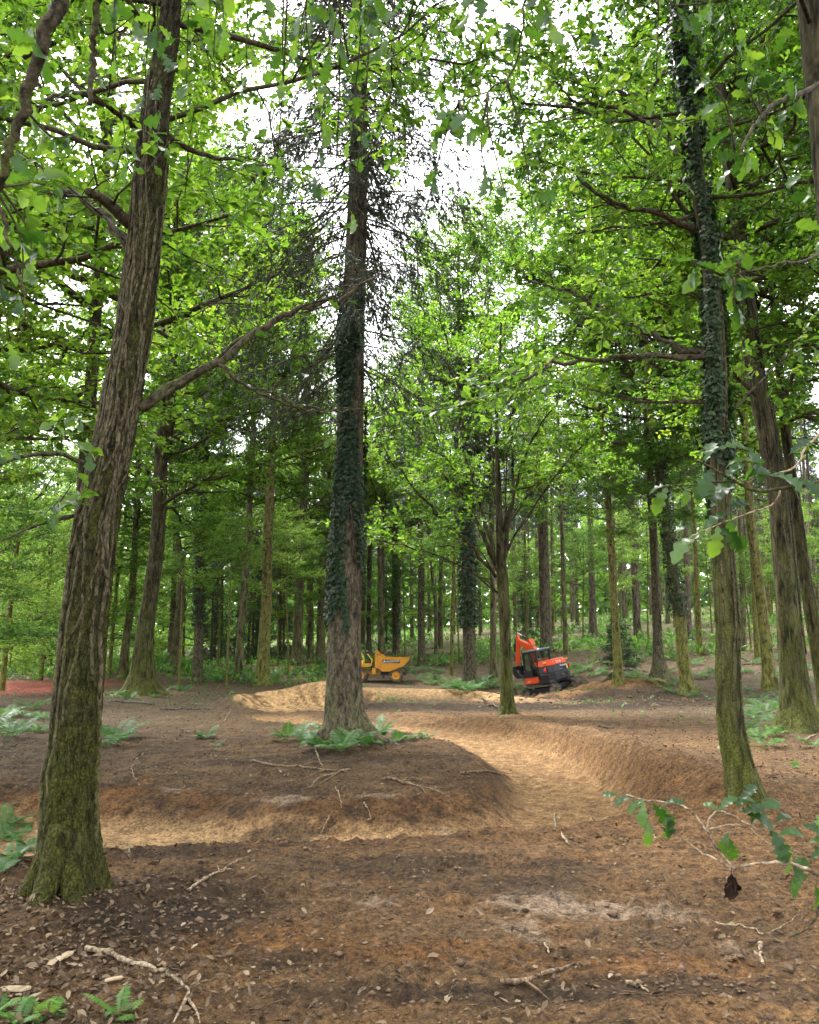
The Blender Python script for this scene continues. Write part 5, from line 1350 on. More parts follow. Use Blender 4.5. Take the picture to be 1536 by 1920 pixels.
# ------------------------------------------------------------------ leafy sprays close to the camera
def near_leaf(i, tint):
    g = Geo(); v, t = lobed([(w * (1 + .12 * math.sin(i * 7 + j * 2.3)), y) for j, (w, y) in enumerate([(.010, -.10), (.015, .02), (.09, .13), (.13, .19), (.07, .26), (.18, .37), (.225, .43), (.12, .50), (.25, .60), (.29, .67), (.165, .74), (.24, .82), (.20, .89), (.10, .93), (.075, .985), (.01, 1.0)])], .18 + .12 * (i % 3), .06 + .05 * (i % 2))
    v[:, 0] += .03 * np.sin(v[:, 1] * 4 + i); v[:, 2] += .02 * np.sin(v[:, 1] * 17 + i) * np.sign(v[:, 0])
    g.add(v, None, t, np.full(len(v), tint)); return g.mesh('near_leaf_%d' % i, M['near_leaf'], True, 'tint')
NL = [near_leaf(i, t) for i, t in enumerate((.15, .3, .45, .55, .7, .85))]
def put_leaf(root, b, pos, d, nrm, size):
    d = unit(d); s = unit(np.cross(d, nrm)); m = np.cross(s, d)
    o = obj('leaf', NL[rng.integers(len(NL))], root)
    Mx = Matrix(((s[0], d[0], m[0], pos[0] - b[0]), (s[1], d[1], m[1], pos[1] - b[1]), (s[2], d[2], m[2], pos[2] - b[2]), (0, 0, 0, 1)))
    o.matrix_local = Mx @ Matrix.Diagonal((size, size, size, 1))
def spray(root, b, hub, src, n, size=.115, r=.004, hang=.3, mat='branch', spread=.11):
    """a twig from src to hub that ends in a fan of leaves"""
    hub = np.asarray(hub, float); src = np.asarray(src, float)
    mid = (hub + src) / 2 + rng.normal(0, .05, 3) + UP * .05 * np.linalg.norm(hub - src)
    c = catmull([src, mid, hub], 10); g = Geo(); tube(g, c - b, np.linspace(r * 1.6, r * .5, 10), 5); obj('twig', g.mesh('twig', M[mat]), root)
    tg = unit(c[-1] - c[-3])
    for i in range(n):
        t = rng.uniform(.3, 1.0) if i else 1.0; p = c[min(9, int(t * 9))] + rng.normal(0, .006, 3)
        d = tg * rng.uniform(.2, .9) + rng.normal(0, .7, 3) - UP * hang
        put_leaf(root, b, p, d, UP * .8 + rng.normal(0, .55, 3), size * rng.uniform(.7, 1.2))
def bough(root, b, pts, r0, r1, mat='branch', name='bough'):
    c = catmull(pts, 6 * len(pts)); c[1:] += rng.normal(0, .0015 if name == 'branch' else .006, c[1:].shape); g = Geo(); tube(g, c - b, np.linspace(r0, r1, len(c)), 8); obj(name, g.mesh('bough', M[mat]), root); return c

# oak left of the camera, out of view, whose boughs hang into the top left
gb = np.array([-3.9, 2.6, gz(-3.9, 2.6)])
root, b, pth = tree('overhang_oak', 'oak_tree', 'oak left of the viewpoint whose dark boughs and lobed leaves hang into the top left', None, [(-900, 2200, 300), (-700, 300, 260)], 'bark_oak', top=11, ground=tuple(gb), k=20, per_m=3)
b = np.array(b)
bz = P(100, -60, 3.0)
c1 = bough(root, b, [b + [0, 0, 4.6], P(-300, -260, 2.8), P(-40, -180, 2.9), P(108, -30, 3.0), P(85, 60, 3.0), P(50, 180, 3.05), P(18, 290, 3.1), P(-5, 360, 3.15)], .05, .014)
bough(root, b, [c1[-1], P(8, 430, 3.15), P(28, 490, 3.2), P(48, 560, 3.2), P(35, 640, 3.25)], .009, .003)
c2 = bough(root, b, [c1[12], P(150, -120, 2.9), P(182, -20, 2.9), P(180, 60, 2.95), P(176, 120, 3.0), P(166, 195, 3.0)], .018, .010)
c3 = bough(root, b, [c1[10], P(60, -240, 3.2), P(260, -190, 3.3), P(480, -150, 3.4), P(700, -120, 3.5), P(900, -110, 3.6)], .032, .008)
allc = np.vstack([c1, c2, c3])
for px, py, Y, n in [(60, 60, 3.1, 7), (250, 30, 3.0, 7), (330, 70, 3.3, 8), (420, 40, 3.1, 8), (500, 20, 3.2, 7), (560, 70, 3.3, 8), (620, 100, 3.4, 7), (685, 50, 3.3, 7), (400, 110, 3.5, 7), (530, 150, 3.6, 7), (600, 220, 3.7, 7), (655, 260, 3.7, 7),
                     (690, 110, 3.5, 7), (270, 180, 3.4, 6), (300, 210, 3.5, 6), (140, 250, 3.3, 6), (60, 330, 3.4, 6), (240, 300, 3.6, 7), (590, 330, 3.8, 6), (660, 400, 3.9, 7), (620, 470, 4.0, 6), (40, 560, 3.3, 6), (60, 480, 3.3, 5), (520, 300, 3.8, 6), (740, 110, 3.5, 6), (460, 190, 3.6, 7), (20, 640, 3.4, 5), (350, 160, 3.4, 6)]:
    h = P(px, py, Y); j = np.argmin(np.linalg.norm((allc - h) * [1, 1, .4], axis=1))
    spray(root, b, h, allc[j] if py < 280 else h + (allc[j] - h) * 1.0, n)
# sprays from the corner oak hanging into the top right
root, b, pth = TREES['corner_oak']; b = np.array(b)
C_, R_, s_ = pth
def trunk_at(z): return b + np.array([np.interp(z, C_[:, 2], C_[:, i]) for i in range(3)])
d1 = bough(root, b, [trunk_at(5.6), P(1700, -150, 5.0), P(1500, -170, 4.0), P(1250, -140, 3.4), P(1000, -110, 3.3), P(840, -60, 3.3)], .045, .008)
d2 = bough(root, b, [trunk_at(3.9), P(1640, 420, 5.0), P(1536, 478, 3.9), P(1440, 498, 3.5), P(1360, 520, 3.4)], .012, .003, 'branch')
d3 = bough(root, b, [trunk_at(4.8), P(1640, 160, 5.0), P(1500, 175, 4.2), P(1430, 215, 3.8), P(1380, 300, 3.6)], .025, .006)
d4 = bough(root, b, [d1[-8], P(960, 130, 3.4), P(860, 190, 3.4)], .006, .003)
alld = np.vstack([d1, d2, d3, d4])
for px, py, Y, n in [(860, 215, 3.4, 5), (825, 250, 3.4, 5), (870, 20, 3.3, 5), (950, 40, 3.3, 5), (1030, 30, 3.3, 7), (1110, 60, 3.4, 7), (1180, 40, 3.4, 7), (1270, 30, 3.5, 7), (1340, 50, 3.5, 6), (1420, 120, 3.7, 8), (1390, 80, 3.7, 7), (1480, 60, 3.8, 7), (1290, 120, 3.5, 6), (1460, 240, 3.8, 6),
                     (1380, 310, 3.6, 6), (1230, 170, 3.5, 6), (1310, 490, 3.4, 8), (1350, 450, 3.4, 5), (1375, 575, 3.4, 7), (1400, 540, 3.4, 5), (1510, 330, 3.9, 6), (790, 430, 3.6, 4), (960, 410, 3.6, 5), (1000, 400, 3.6, 5), (930, 370, 3.6, 4), (1500, 180, 4.0, 6)]:
    h = P(px, py, Y); j = np.argmin(np.linalg.norm((alld - h) * [1, 1, .5], axis=1))
    spray(root, b, h, alld[j], n)
# oak sapling just beyond the right edge: one sprig at head height, one low over the soil
sx, sy = 2.15, 3.25
b = np.array([sx, sy, gz(sx, sy)]); root = empty('oak_sapling', b)
tag(root, 'oak sapling at the right edge with lobed leaves on two long sprigs', 'sapling')
me, pth = trunk_mesh('sapling_stem', [(0, 0, 0), (.03, .02, .9), (-.05, .05, 1.8), (.05, .02, 2.9)], [.022, .018, .013, .006], 'bark_slim', 8, 6, .3, .1)
obj('stem', me, root)
def S(z): return b + np.array([np.interp(z, pth[0][:, 2], pth[0][:, i]) for i in range(3)])
u1 = bough(root, b, [S(2.05), P(1600, 905, 3.3), P(1500, 912, 3.3), P(1420, 920, 3.3), P(1375, 900, 3.3), P(1320, 870, 3.3), P(1300, 862, 3.3)], .010, .003, 'branch', 'branch')
u2 = bough(root, b, [S(2.25), P(1590, 800, 3.4), P(1520, 830, 3.4), P(1490, 875, 3.4), P(1430, 895, 3.35), P(1380, 910, 3.3)], .006, .003, 'twig_pale', 'branch')
u3 = bough(root, b, [P(1465, 915, 3.3), P(1455, 940, 3.3), P(1440, 950, 3.3), P(1380, 970, 3.3), P(1320, 995, 3.3), P(1290, 1010, 3.3)], .005, .002, 'twig_pale', 'branch')
u4 = bough(root, b, [P(1375, 900, 3.3), P(1300, 908, 3.3), P(1250, 912, 3.3)], .004, .002, 'branch', 'branch')
def lf(px, py, Y, dx, dz, size, tip=None):
    put_leaf(root, b, P(px, py, Y), np.array([dx, rng.normal(0, .25), dz]), np.array([rng.normal(0, .4), -.55, .75]), size)
for px, py, dx, dz, s in [(1322, 866, .4, .9, .10), (1318, 868, .0, -1, .13), (1335, 880, -.6, -.8, .12), (1348, 842, .9, .25, .12), (1365, 872, .8, .35, .11), (1398, 838, .6, -.9, .12), (1405, 850, 0, -1, .10), (1355, 905, .5, .6, .10), (1375, 905, -1, -.3, .11), (1385, 908, -.9, -.5, .12),
                          (1440, 888, .9, -.3, .13), (1455, 885, .7, -.6, .11), (1250, 912, -.5, -1, .10), (1258, 910, -1, -.1, .08), (1282, 910, .1, -1, .07), (1300, 908, .3, -1, .07), (1370, 962, -.9, -.2, .10), (1365, 965, .2, -1, .11), (1345, 985, -.1, -1, .11), (1352, 988, .9, -1, .12),
                          (1362, 950, .9, .3, .09), (1312, 998, -1, -.7, .14), (1300, 990, -1, .2, .06), (1390, 900, .5, .3, .10), (1420, 905, .4, .6, .09), (1500, 900, .6, -.7, .1), (1480, 850, .6, .5, .09)]:
    lf(px, py, 3.3, dx, dz, s * 1.15)
w1 = bough(root, b, [S(.62), P(1640, 1690, 3.05), P(1536, 1640, 3.0), P(1490, 1622, 3.0), P(1432, 1618, 3.0), P(1375, 1626, 3.0), P(1335, 1608, 3.0), P(1295, 1585, 3.05), P(1270, 1565, 3.05)], .008, .0025, 'twig_pale', 'branch')
w2 = bough(root, b, [P(1372, 1625, 3.0), P(1345, 1590, 3.0), P(1325, 1557, 3.0), P(1305, 1530, 3.05), P(1280, 1510, 3.1), P(1255, 1505, 3.1), P(1210, 1500, 3.15), P(1175, 1490, 3.2)], .005, .002, 'twig_pale', 'branch')
w3 = bough(root, b, [P(1325, 1557, 3.0), P(1330, 1535, 3.0), P(1345, 1522, 3.0), P(1370, 1527, 3.0), P(1420, 1555, 3.0), P(1465, 1578, 3.05), P(1530, 1640, 3.1)], .004, .002, 'twig_pale', 'branch')
w4 = bough(root, b, [P(1325, 1557, 3.0), P(1360, 1548, 3.0), P(1400, 1550, 3.0), P(1440, 1580, 3.0), P(1500, 1600, 3.0)], .003, .002, 'twig_pale', 'branch')
w5 = bough(root, b, [S(.35), P(1620, 1690, 3.1), P(1545, 1690, 3.1), P(1530, 1720, 3.1), P(1505, 1745, 3.1), P(1480, 1757, 3.1)], .006, .003, 'branch', 'branch')
for px, py, dx, dz, s in [(1210, 1500, -.7, -.4, .07), (1185, 1495, -1, -.3, .06), (1160, 1490, -1, .05, .05), (1205, 1503, -.3, -1, .075), (1225, 1505, .5, -.8, .09), (1240, 1510, .3, -1, .10), (1250, 1528, .1, -1, .07), (1215, 1540, -.1, -1, .07), (1245, 1506, .9, .2, .06), (1348, 1522, .6, .8, .07), (1350, 1520, -.8, .5, .05),
                          (1365, 1560, -.5, -1, .07), (1368, 1570, .2, -1, .08), (1385, 1520, .8, .2, .08), (1400, 1525, .9, -.2, .08), (1410, 1545, .5, .5, .08), (1430, 1545, .7, -.5, .09), (1445, 1555, .3, -1, .10), (1460, 1565, .9, .1, .08), (1475, 1585, .4, -.9, .09), (1505, 1545, .9, -.3, .08), (1515, 1580, .7, .2, .08), (1490, 1655, .5, .7, .09),
                          (1515, 1640, -.5, -.8, .10), (1520, 1610, .6, .5, .09), (1420, 1520, .8, .4, .08), (1390, 1500, .6, .6, .07), (1380, 1510, 1, .5, .08), (1530, 1560, .3, .8, .07), (1530, 1660, .2, -.9, .10), (1455, 1540, .9, .4, .07)]:
    lf(px, py, 3.02, dx, dz, s * 1.12)
g = Geo(); q0 = P(1372, 1626, 3.0); q1 = P(1371, 1640, 3.0); tube(g, np.array([q0, q1]) - b, [.0015, .0015], 4)
for i in range(9):
    place(g, OAK_MID, (q1 + rng.normal(0, .005, 3) - b)[None], np.array([[rng.normal(0, .25), rng.normal(0, .25), -1]]), rng.normal(0, 1, (1, 3)), .075 * rng.uniform(.7, 1.1), .05)
M['dead_leaf'] = plain_mat('withered_leaf', (.03, .018, .012), .85, 0, .1)
o = obj('withered_leaves', g.mesh('withered', M['dead_leaf'], False), root); o['label'] = 'dark shrivelled bunch of dead leaves hanging from the sprig'

# ------------------------------------------------------------------ machines
M['yellow'] = plain_mat('dumper_paint', (.62, .27, .02), .5, 0, .35, (.26, .14, .05), 4, (.52, .75))
M['orange'] = plain_mat('excavator_paint', (.66, .07, .018), .42, 0, .4, (.36, .07, .03), 3, (.55, .8))
M['black'] = plain_mat('black_paint', (.010, .010, .013), .42, 0, .5, (.035, .028, .022), 5, (.58, .85))
M['rubber'] = plain_mat('muddy_rubber', (.05, .045, .04), .9, 0, .2, (.20, .145, .10), 5, (.42, .62), bump=.4)
M['steel'] = plain_mat('muddy_steel', (.20, .17, .14), .6, .3, .4, (.22, .15, .10), 5, (.4, .6))
M['chrome'] = plain_mat('cylinder_rod', (.6, .6, .62), .25, .9, .5)
M['hi_vis'] = plain_mat('yellow_rail', (.75, .68, .08), .5)
M['roof_grey'] = plain_mat('cab_roof', (.10, .105, .12), .4)
M['amber'] = plain_mat('amber_lens', (.85, .30, .02), .25)
M['red_lens'] = plain_mat('red_lens', (.65, .03, .03), .3)
M['white_print'] = plain_mat('white_lettering', (.8, .8, .8), .5, dirt=(.72, .72, .72))
M['sticker'] = plain_mat('yellow_sticker', (.8, .6, .03), .5)
M['seat_black'] = plain_mat('seat_vinyl', (.02, .02, .022), .7)
m, nt, out = new_mat('cab_glass')
tr_ = N(nt, 'ShaderNodeBsdfTransparent'); tr_.inputs[0].default_value = (.72, .82, .78, 1)
gl_ = N(nt, 'ShaderNodeBsdfGlossy'); gl_.inputs['Roughness'].default_value = .05
mx_ = N(nt, 'ShaderNodeMixShader'); mx_.inputs[0].default_value = .12
nt.links.new(tr_.outputs[0], mx_.inputs[1]); nt.links.new(gl_.outputs[0], mx_.inputs[2]); nt.links.new(mx_.outputs[0], out.inputs['Surface'])
M['glass'] = m

def lathe_y(g, prof, cx, cz, k=24):
    """profile (radius, y) spun about the y axis through (cx, cz)"""
    n = len(prof); th = np.linspace(0, 2 * math.pi, k, endpoint=False)
    V = np.array([[(cx + r * math.cos(t), y, cz + r * math.sin(t)) for t in th] for r, y in prof]).reshape(-1, 3)
    i = np.arange(n - 1)[:, None] * k; j = np.arange(k)[None]; jn = (j + 1) % k
    g.add(V, np.stack([i + j, i + k + j, i + k + jn, i + jn], -1).reshape(-1, 4))
def part(name, root, fn, mat, bv=0.0, smooth=False):
    g = Geo(); fn(g); o = obj(name, g.mesh(name, M[mat], smooth), root)
    if bv: bevel(o, bv)
    return o
def lettering(root, txt, size, loc, rot, mat='white_print', name='lettering', width=None, ext=.003, parent_world=None):
    cu = bpy.data.curves.new(name, 'FONT'); cu.body = txt; cu.size = size; cu.extrude = ext; cu.align_x = 'CENTER'; cu.align_y = 'CENTER'
    t = bpy.data.objects.new('tmp', cu); link(t)
    dg = bpy.context.evaluated_depsgraph_get(); me = bpy.data.meshes.new_from_object(t.evaluated_get(dg))
    bpy.data.objects.remove(t)
    me.materials.clear(); me.materials.append(M[mat])
    o = obj(name, me, root, loc, rot)
    if width:
        xs = [v.co.x for v in me.vertices]; s = width / (max(xs) - min(xs)); o.scale = (s, 1, 1)
    return o

def wheel(root, x, y, z, r, w, side, mat_rim):
    """tyre with lugs and a dished rim"""
    g = Geo(); h = w / 2
    lathe_y(g, [(r * .58, -h * .8), (r * .72, -h), (r * .9, -h * .97), (r * .97, -h * .7), (r * .97, h * .7), (r * .9, h * .97), (r * .72, h), (r * .58, h * .8)], 0, 0, 32)
    for i in range(18):
        a = i * math.pi / 9
        for s in (-1, 1):
            aa = a + (s > 0) * math.pi / 18
            c = np.array([math.cos(aa) * r * .985, s * h * .5, math.sin(aa) * r * .985])
            box(g, c, (.05, h * .95, .05), (0, -aa, 0))
    wo = empty_child('wheel', root, (x, y, z))
    obj('tyre', g.mesh('tyre', M['rubber']), wo)
    g = Geo(); lathe_y(g, [(r * .6, -h * .8), (r * .56, -h * .7), (r * .50, -h * .25), (r * .20, -h * .3), (r * .17, -h * .45), (0.001, -h * .45)], 0, 0, 24)
    if side > 0: g.v = [v * np.array([1, -1, 1]) for v in g.v]; g.q = [q[:, ::-1] for q in g.q]
    obj('rim', g.mesh('rim', M[mat_rim]), wo)
    return wo
def empty_child(name, root, loc):
    o = bpy.data.objects.new(name, None); link(o); o.parent = root; o.location = loc; o.empty_display_size = .1; return o

# ---- front-tipping site dumper (local x forward, y left, z up; origin under the front wheels)
q = G(743, 1278)
dx_, dy_ = q[0], q[1]
DS = dy_ / 50.0
root = empty('site_dumper', (dx_, dy_, gz(dx_, dy_) - .02)); tag(root, 'yellow site dumper with a tipping skip half hidden by the central conifer', 'dumper')
root.scale = (DS, DS, DS)
SK = [(-1.24, .86), (-1.22, 1.80), (-1.12, 1.84), (-.98, 1.68), (-.80, 1.62), (-.66, 1.47), (.74, 1.44), (.80, 1.40), (.76, 1.28), (.42, .92), (-.40, .61), (-.80, .61), (-1.0, .78)]
def skip(g):
    prism(g, SK, -.80, -.765); prism(g, SK, .765, .80)
    o = [(-1.24, .86), (-1.0, .78), (-.80, .61), (-.40, .61), (.42, .92), (.76, 1.28), (.80, 1.40)]
    for a, c in zip(o[:-1], o[1:]):
        a, c = np.array(a), np.array(c); n = unit(np.array([-(c - a)[1], (c - a)[0]])) * .035
        prism(g, [a, c, c + n, a + n], -.764, .764)
    prism(g, [(-1.24, .86), (-1.20, .86), (-1.18, 1.80), (-1.22, 1.80)], -.764, .764)
sk = part('skip', root, skip, 'yellow', .008)
def ribs(g):
    for y in (-.815, .815):
        box(g, (.03, y, 1.42), (1.46, .03, .07), (0, .02, 0)); box(g, (-.92, y, 1.12), (.07, .03, .95), (0, -.18, 0)); box(g, (.36, y, 1.14), (1.12, .03, .05), (0, -.66, 0)); box(g, (-.58, y, .66), (.5, .03, .06))
part('skip_rib', sk, ribs, 'yellow')
part('sign_board', sk, lambda g: box(g, (-.28, -.826, 1.20), (1.02, .012, .17), (0, 0.03, 0)), 'black')
lettering(sk, 'MADDOCK', .15, (-.19, -.8345, 1.197), (math.pi / 2, -.03, 0), width=.78)
def logo(g): prism(g, [(-.76, 1.15), (-.68, 1.27), (-.60, 1.15), (-.645, 1.15), (-.68, 1.21), (-.715, 1.15)], -.838, -.832)
part('emblem', sk, logo, 'white_print')
part('front_chassis', root, lambda g: (box(g, (-.15, 0, .50), (1.5, .5, .2)), box(g, (0, 0, .42), (.2, 1.1, .2)), box(g, (-.75, -.45, .45), (.10, .10, .42)), box(g, (-.75, .45, .45), (.10, .10, .42))), 'black', .01)
part('tipping_ram', root, lambda g: tube(g, [(-.85, 0, .5), (-.55, 0, .8), (-.45, 0, .9)], .05, 10), 'chrome', smooth=True)
part('rear_chassis', root, lambda g: (box(g, (-1.65, 0, .55), (1.4, .62, .22)), box(g, (-2.1, 0, .42), (.2, 1.1, .18)), box(g, (-1.3, -.55, .62), (.22, .26, .34)), box(g, (-1.3, .55, .62), (.22, .26, .34))), 'yellow', .012)
def fender(g):
    for y0, y1 in ((-.80, -.40), (.40, .80)):
        prism(g, [(-2.75, .80), (-2.65, 1.0), (-2.4, 1.06), (-1.45, 1.06), (-1.40, .95), (-1.62, .88), (-2.5, .92), (-2.68, .78)], y0, y1)
part('mudguard', root, fender, 'yellow', .01)
part('engine_cover', root, lambda g: (box(g, (-2.35, 0, .98), (.9, .78, .55), None, .92)), 'yellow', .03)
part('floor_plate', root, lambda g: box(g, (-1.45, 0, .70), (.5, .9, .06)), 'black')
st_ = part('seat', root, lambda g: (box(g, (-2.15, 0, 1.30), (.45, .45, .12)), box(g, (-2.38, 0, 1.52), (.12, .44, .42), (0, -.15, 0))), 'seat_black', .03)
part('steering_wheel', root, lambda g: (tube(g, [(-1.45, 0, .75), (-1.58, 0, 1.38)], .03, 8), tube(g, [(-1.6 + .04 * math.cos(a), .17 * math.cos(a * 1.0), 1.4 + .12 * math.sin(a)) for a in np.linspace(0, 2 * math.pi, 17)], .015, 6)), 'black', smooth=True)
for yy in (-.62, .62):
    part('handrail', root, lambda g: tube(g, catmull([(-1.46, yy, 1.05), (-1.43, yy, 1.25), (-1.5, yy, 1.40), (-1.62, yy, 1.56), (-1.68, yy, 1.60)], 14), .022, 8), 'hi_vis', smooth=True)
    part('handrail', root, lambda g: tube(g, catmull([(-1.98, yy, 1.05), (-1.93, yy, 1.2), (-1.94, yy, 1.40), (-2.03, yy, 1.58), (-2.12, yy, 1.74)], 14), .022, 8), 'hi_vis', smooth=True)
part('roll_bar', root, lambda g: tube(g, catmull([(-1.40, -.5, .9), (-1.52, -.5, 1.45), (-1.72, -.5, 1.80), (-1.72, .5, 1.80), (-1.52, .5, 1.45), (-1.40, .5, .9)], 24), .03, 8), 'black', smooth=True)
for x in (0, -2.1):
    for s in (-1, 1): wheel(root, x, s * .62, .40, .41, .30, s, 'yellow')

# ---- tracked mini excavator (local x forward, y left, z up; origin between the tracks)
q = G(1032, 1299)
ex = np.array([(1032 - 768) / F_PX * 44.0, 44.0]); ez = P(1032, 1297, 44.0)[2]
root = empty('excavator', (ex[0], ex[1], gz(ex[0], ex[1]) - .10)); tag(root, 'orange and black tracked mini excavator tilted on the spoil', 'excavator')
fw = math.radians(180 - 56)
root.rotation_mode = 'QUATERNION'
root.rotation_quaternion = (Matrix.Rotation(math.radians(-11), 3, 'Y') @ Matrix.Rotation(fw, 3, 'Z')).to_quaternion()
root.scale = (.97,) * 3
def belt(y0, y1):
    def f(g):
        out, inn = [], []
        for c, r, a0, a1 in (((1.0, .30), .30, -90, 90), ((-1.0, .30), .30, 90, 270)):
            for a in np.radians(np.linspace(a0, a1, 9)):
                out.append((c[0] + r * math.cos(a), c[1] + r * math.sin(a))); inn.append((c[0] + (r - .06) * math.cos(a), c[1] + (r - .06) * math.sin(a)))
        n = len(out)
        V = [(x, y, z) for y in (y0, y1) for x, z in out] + [(x, y, z) for y in (y0, y1) for x, z in inn]
        Q = []
        for i in range(n):
            j = (i + 1) % n
            Q += [(i, j, n + j, n + i), (2 * n + j, 2 * n + i, 3 * n + i, 3 * n + j), (j, i, 2 * n + i, 2 * n + j), (n + i, n + j, 3 * n + j, 3 * n + i)]
        g.add(V, Q)
        for x in np.arange(-1.0, 1.01, .14):
            for z in (-.012, .612): box(g, (x, (y0 + y1) / 2, z), (.06, y1 - y0, .03))
        for c in (1.0, -1.0):
            for a in np.radians(np.arange(-75, 80, 25)):
                a = a if c > 0 else math.pi - a
                box(g, (c + .31 * math.cos(a), (y0 + y1) / 2, .3 + .31 * math.sin(a)), (.03, y1 - y0, .06), (0, -a, 0))
    return f
for s in (-1, 1):
    y0, y1 = (.58, .98) if s > 0 else (-.98, -.58)
    t_ = part('track', root, belt(y0, y1), 'rubber')
    for x in (-1.0, -.5, 0, .5, 1.0):
        part('roller', t_, lambda g: lathe_y(g, [(.001, y0 + .02), (.19 if abs(x) == 1 else .1, y0 + .02), (.19 if abs(x) == 1 else .1, y1 - .02), (.001, y1 - .02)], x, .30 if abs(x) == 1 else .16, 16), 'steel', smooth=False)
part('undercarriage', root, lambda g: (box(g, (0, 0, .42), (1.5, 1.2, .26)), box(g, (0, .78, .33), (1.7, .2, .2)), box(g, (0, -.78, .33), (1.7, .2, .2))), 'black', .02)
part('slew_ring', root, lambda g: tube(g, [(0, 0, .5), (0, 0, .68)], .48, 24), 'black', smooth=False)
def blade(g):
    prism(g, [(1.72, .12), (1.80, .12), (1.76, .30), (1.80, .46), (1.74, .48), (1.68, .30)], -.97, .97)
    box(g, (1.35, .45, .32), (.8, .10, .14)); box(g, (1.35, -.45, .32), (.8, .10, .14))
part('dozer_blade', root, blade, 'steel', .01)
part('deck', root, lambda g: box(g, (.05, 0, .74), (1.9, 1.86, .14)), 'black', .02)
lo = part('side_panel', root, lambda g: (box(g, (.42, .90, .92), (1.05, .10, .34))), 'orange', .03)
part('step_trim', lo, lambda g: box(g, (.45, .92, 1.10), (1.0, .08, .03)), 'black')
lettering(lo, '57-4', .10, (.62, .953, .88), (math.pi / 2, 0, math.pi), name='lettering', ext=.001)
part('side_panel', root, lambda g: box(g, (.30, -.90, 1.0), (1.2, .10, .5)), 'orange', .03)
def ctw(g):
    # rounded counterweight seen from behind
    o = [(.62, .97), (-.30, .97), (-.78, .80), (-.98, .45), (-1.02, 0), (-.98, -.45), (-.78, -.80), (-.30, -.97), (.10, -.97)]
    def ring(z, s): return [(x * s if x < 0 else x, y * s, z) for x, y in o[1:-1]]
    r = [ring(.70, .90), ring(.76, .98), ring(1.12, 1.0), ring(1.18, .98)]
    n = len(r[0]); V = np.array(r).reshape(-1, 3); Q = []
    for i in range(3):
        for j in range(n - 1): Q.append((i * n + j, i * n + j + 1, (i + 1) * n + j + 1, (i + 1) * n + j))
    c0, c1 = len(V), len(V) + 1
    V = np.vstack([V, [[-.2, 0, .70], [-.2, 0, 1.18]]]); T = []
    for j in range(n - 1): T += [(j + 1, j, c0), (3 * n + j, 3 * n + j + 1, c1)]
    Q.append((0, n, 2 * n, 3 * n)); Q.append((n - 1, 4 * n - 1, 3 * n - 1, 2 * n - 1))
    g.add(V, Q, T)
part('counterweight', root, ctw, 'black', .015)
def hood_shape(z0, z1, x1, xt, s=1.0):
    def f(g):
        o = [(x1, .93), (-.35, .93), (-.76, .74), (-.93, .42), (-.97, 0), (-.93, -.42), (-.76, -.74), (-.35, -.93), (x1, -.93)]
        n = len(o); V = [(x * s if x < 0 else x, y * s, z0) for x, y in o] + [((x + xt) if x < 0 else x, y * .96 * s, z1) for x, y in o]
        g.add(V, [(j, (j + 1) % n, n + (j + 1) % n, n + j) for j in range(n)] + [], [(n, n + j, n + j + 1) for j in range(1, n - 1)] + [(0, j + 1, j) for j in range(1, n - 1)])
    return f
part('engine_bonnet', root, hood_shape(1.19, 1.56, -.15, .03), 'black', .02)
hd = part('bonnet_lid', root, hood_shape(1.565, 1.84, -.12, .16, .99), 'orange', .04)
# marks on the back, which faces -x
bx = -math.pi / 2
lettering(root, 'Kubota', .17, (-.985, -.22, 1.46), (math.pi / 2, 0, bx), name='maker_lettering', ext=.004)
lettering(hd, '57-4', .19, (-.915, .02, 1.68), (math.pi / 2 - .42, 0, bx), name='model_lettering', ext=.004)
part('data_plate', root, lambda g: box(g, (-.985, .0, 1.28), (.01, .28, .05)), 'roof_grey')
part('sticker', root, lambda g: box(g, (-.945, -.50, 1.33), (.012, .13, .17), (0, 0, .35)), 'sticker')
for s in (-1, 1):
    part('tail_light', root, lambda g: tube(g, catmull([(-.74, s * .86, 1.24), (-.70, s * .90, 1.36), (-.74, s * .86, 1.48)], 10), [.03, .05, .06, .07, .075, .075, .07, .06, .05, .03], 8), 'red_lens', smooth=True)
    part('beacon_lens', root, lambda g: box(g, (-.68, s * .80, 1.72), (.16, .18, .10), (0, 0, -s * .8)), 'amber', .02)
part('tow_eye', root, lambda g: tube(g, [(-1.03, .0 + .07 * math.cos(a), .96 + .07 * math.sin(a)) for a in np.linspace(0, 6.28, 13)], .018, 6), 'steel', smooth=True)
# cab: left half, posts, roof, panes
cy0, cy1 = -.12, .92
cab = part('cab_frame', root, lambda g: [box(g, ((x0 + x1) / 2, y, (z0 + z1) / 2), (.085, .085, math.hypot(z1 - z0, 0) + .02), (0, math.atan2(x1 - x0, z1 - z0), 0)) for x0, x1, z0, z1 in ((.98, .72, .82, 2.42), (.30, .28, 1.1, 2.42), (-.20, -.30, 1.55, 2.42)) for y in (cy0 + .04, cy1 - .04)]
            + [box(g, (.20, y, 2.40), (1.10, .07, .07)) for y in (cy0 + .04, cy1 - .04)] + [box(g, (x, (cy0 + cy1) / 2, 2.40), (.07, 1.0, .07)) for x in (.72, -.30)] + [box(g, (.98, (cy0 + cy1) / 2, .84), (.07, 1.0, .07))], 'black', .012)
part('roof', root, lambda g: (box(g, (.20, (cy0 + cy1) / 2, 2.475), (1.22, 1.10, .09), None, .93)), 'roof_grey', .03)
part('door', root, lambda g: (box(g, (.62, cy1 + .005, 1.15), (.62, .04, .64)), ), 'black', .02)
part('door_handle', root, lambda g: box(g, (.36, cy1 + .04, 1.48), (.14, .03, .04)), 'steel')
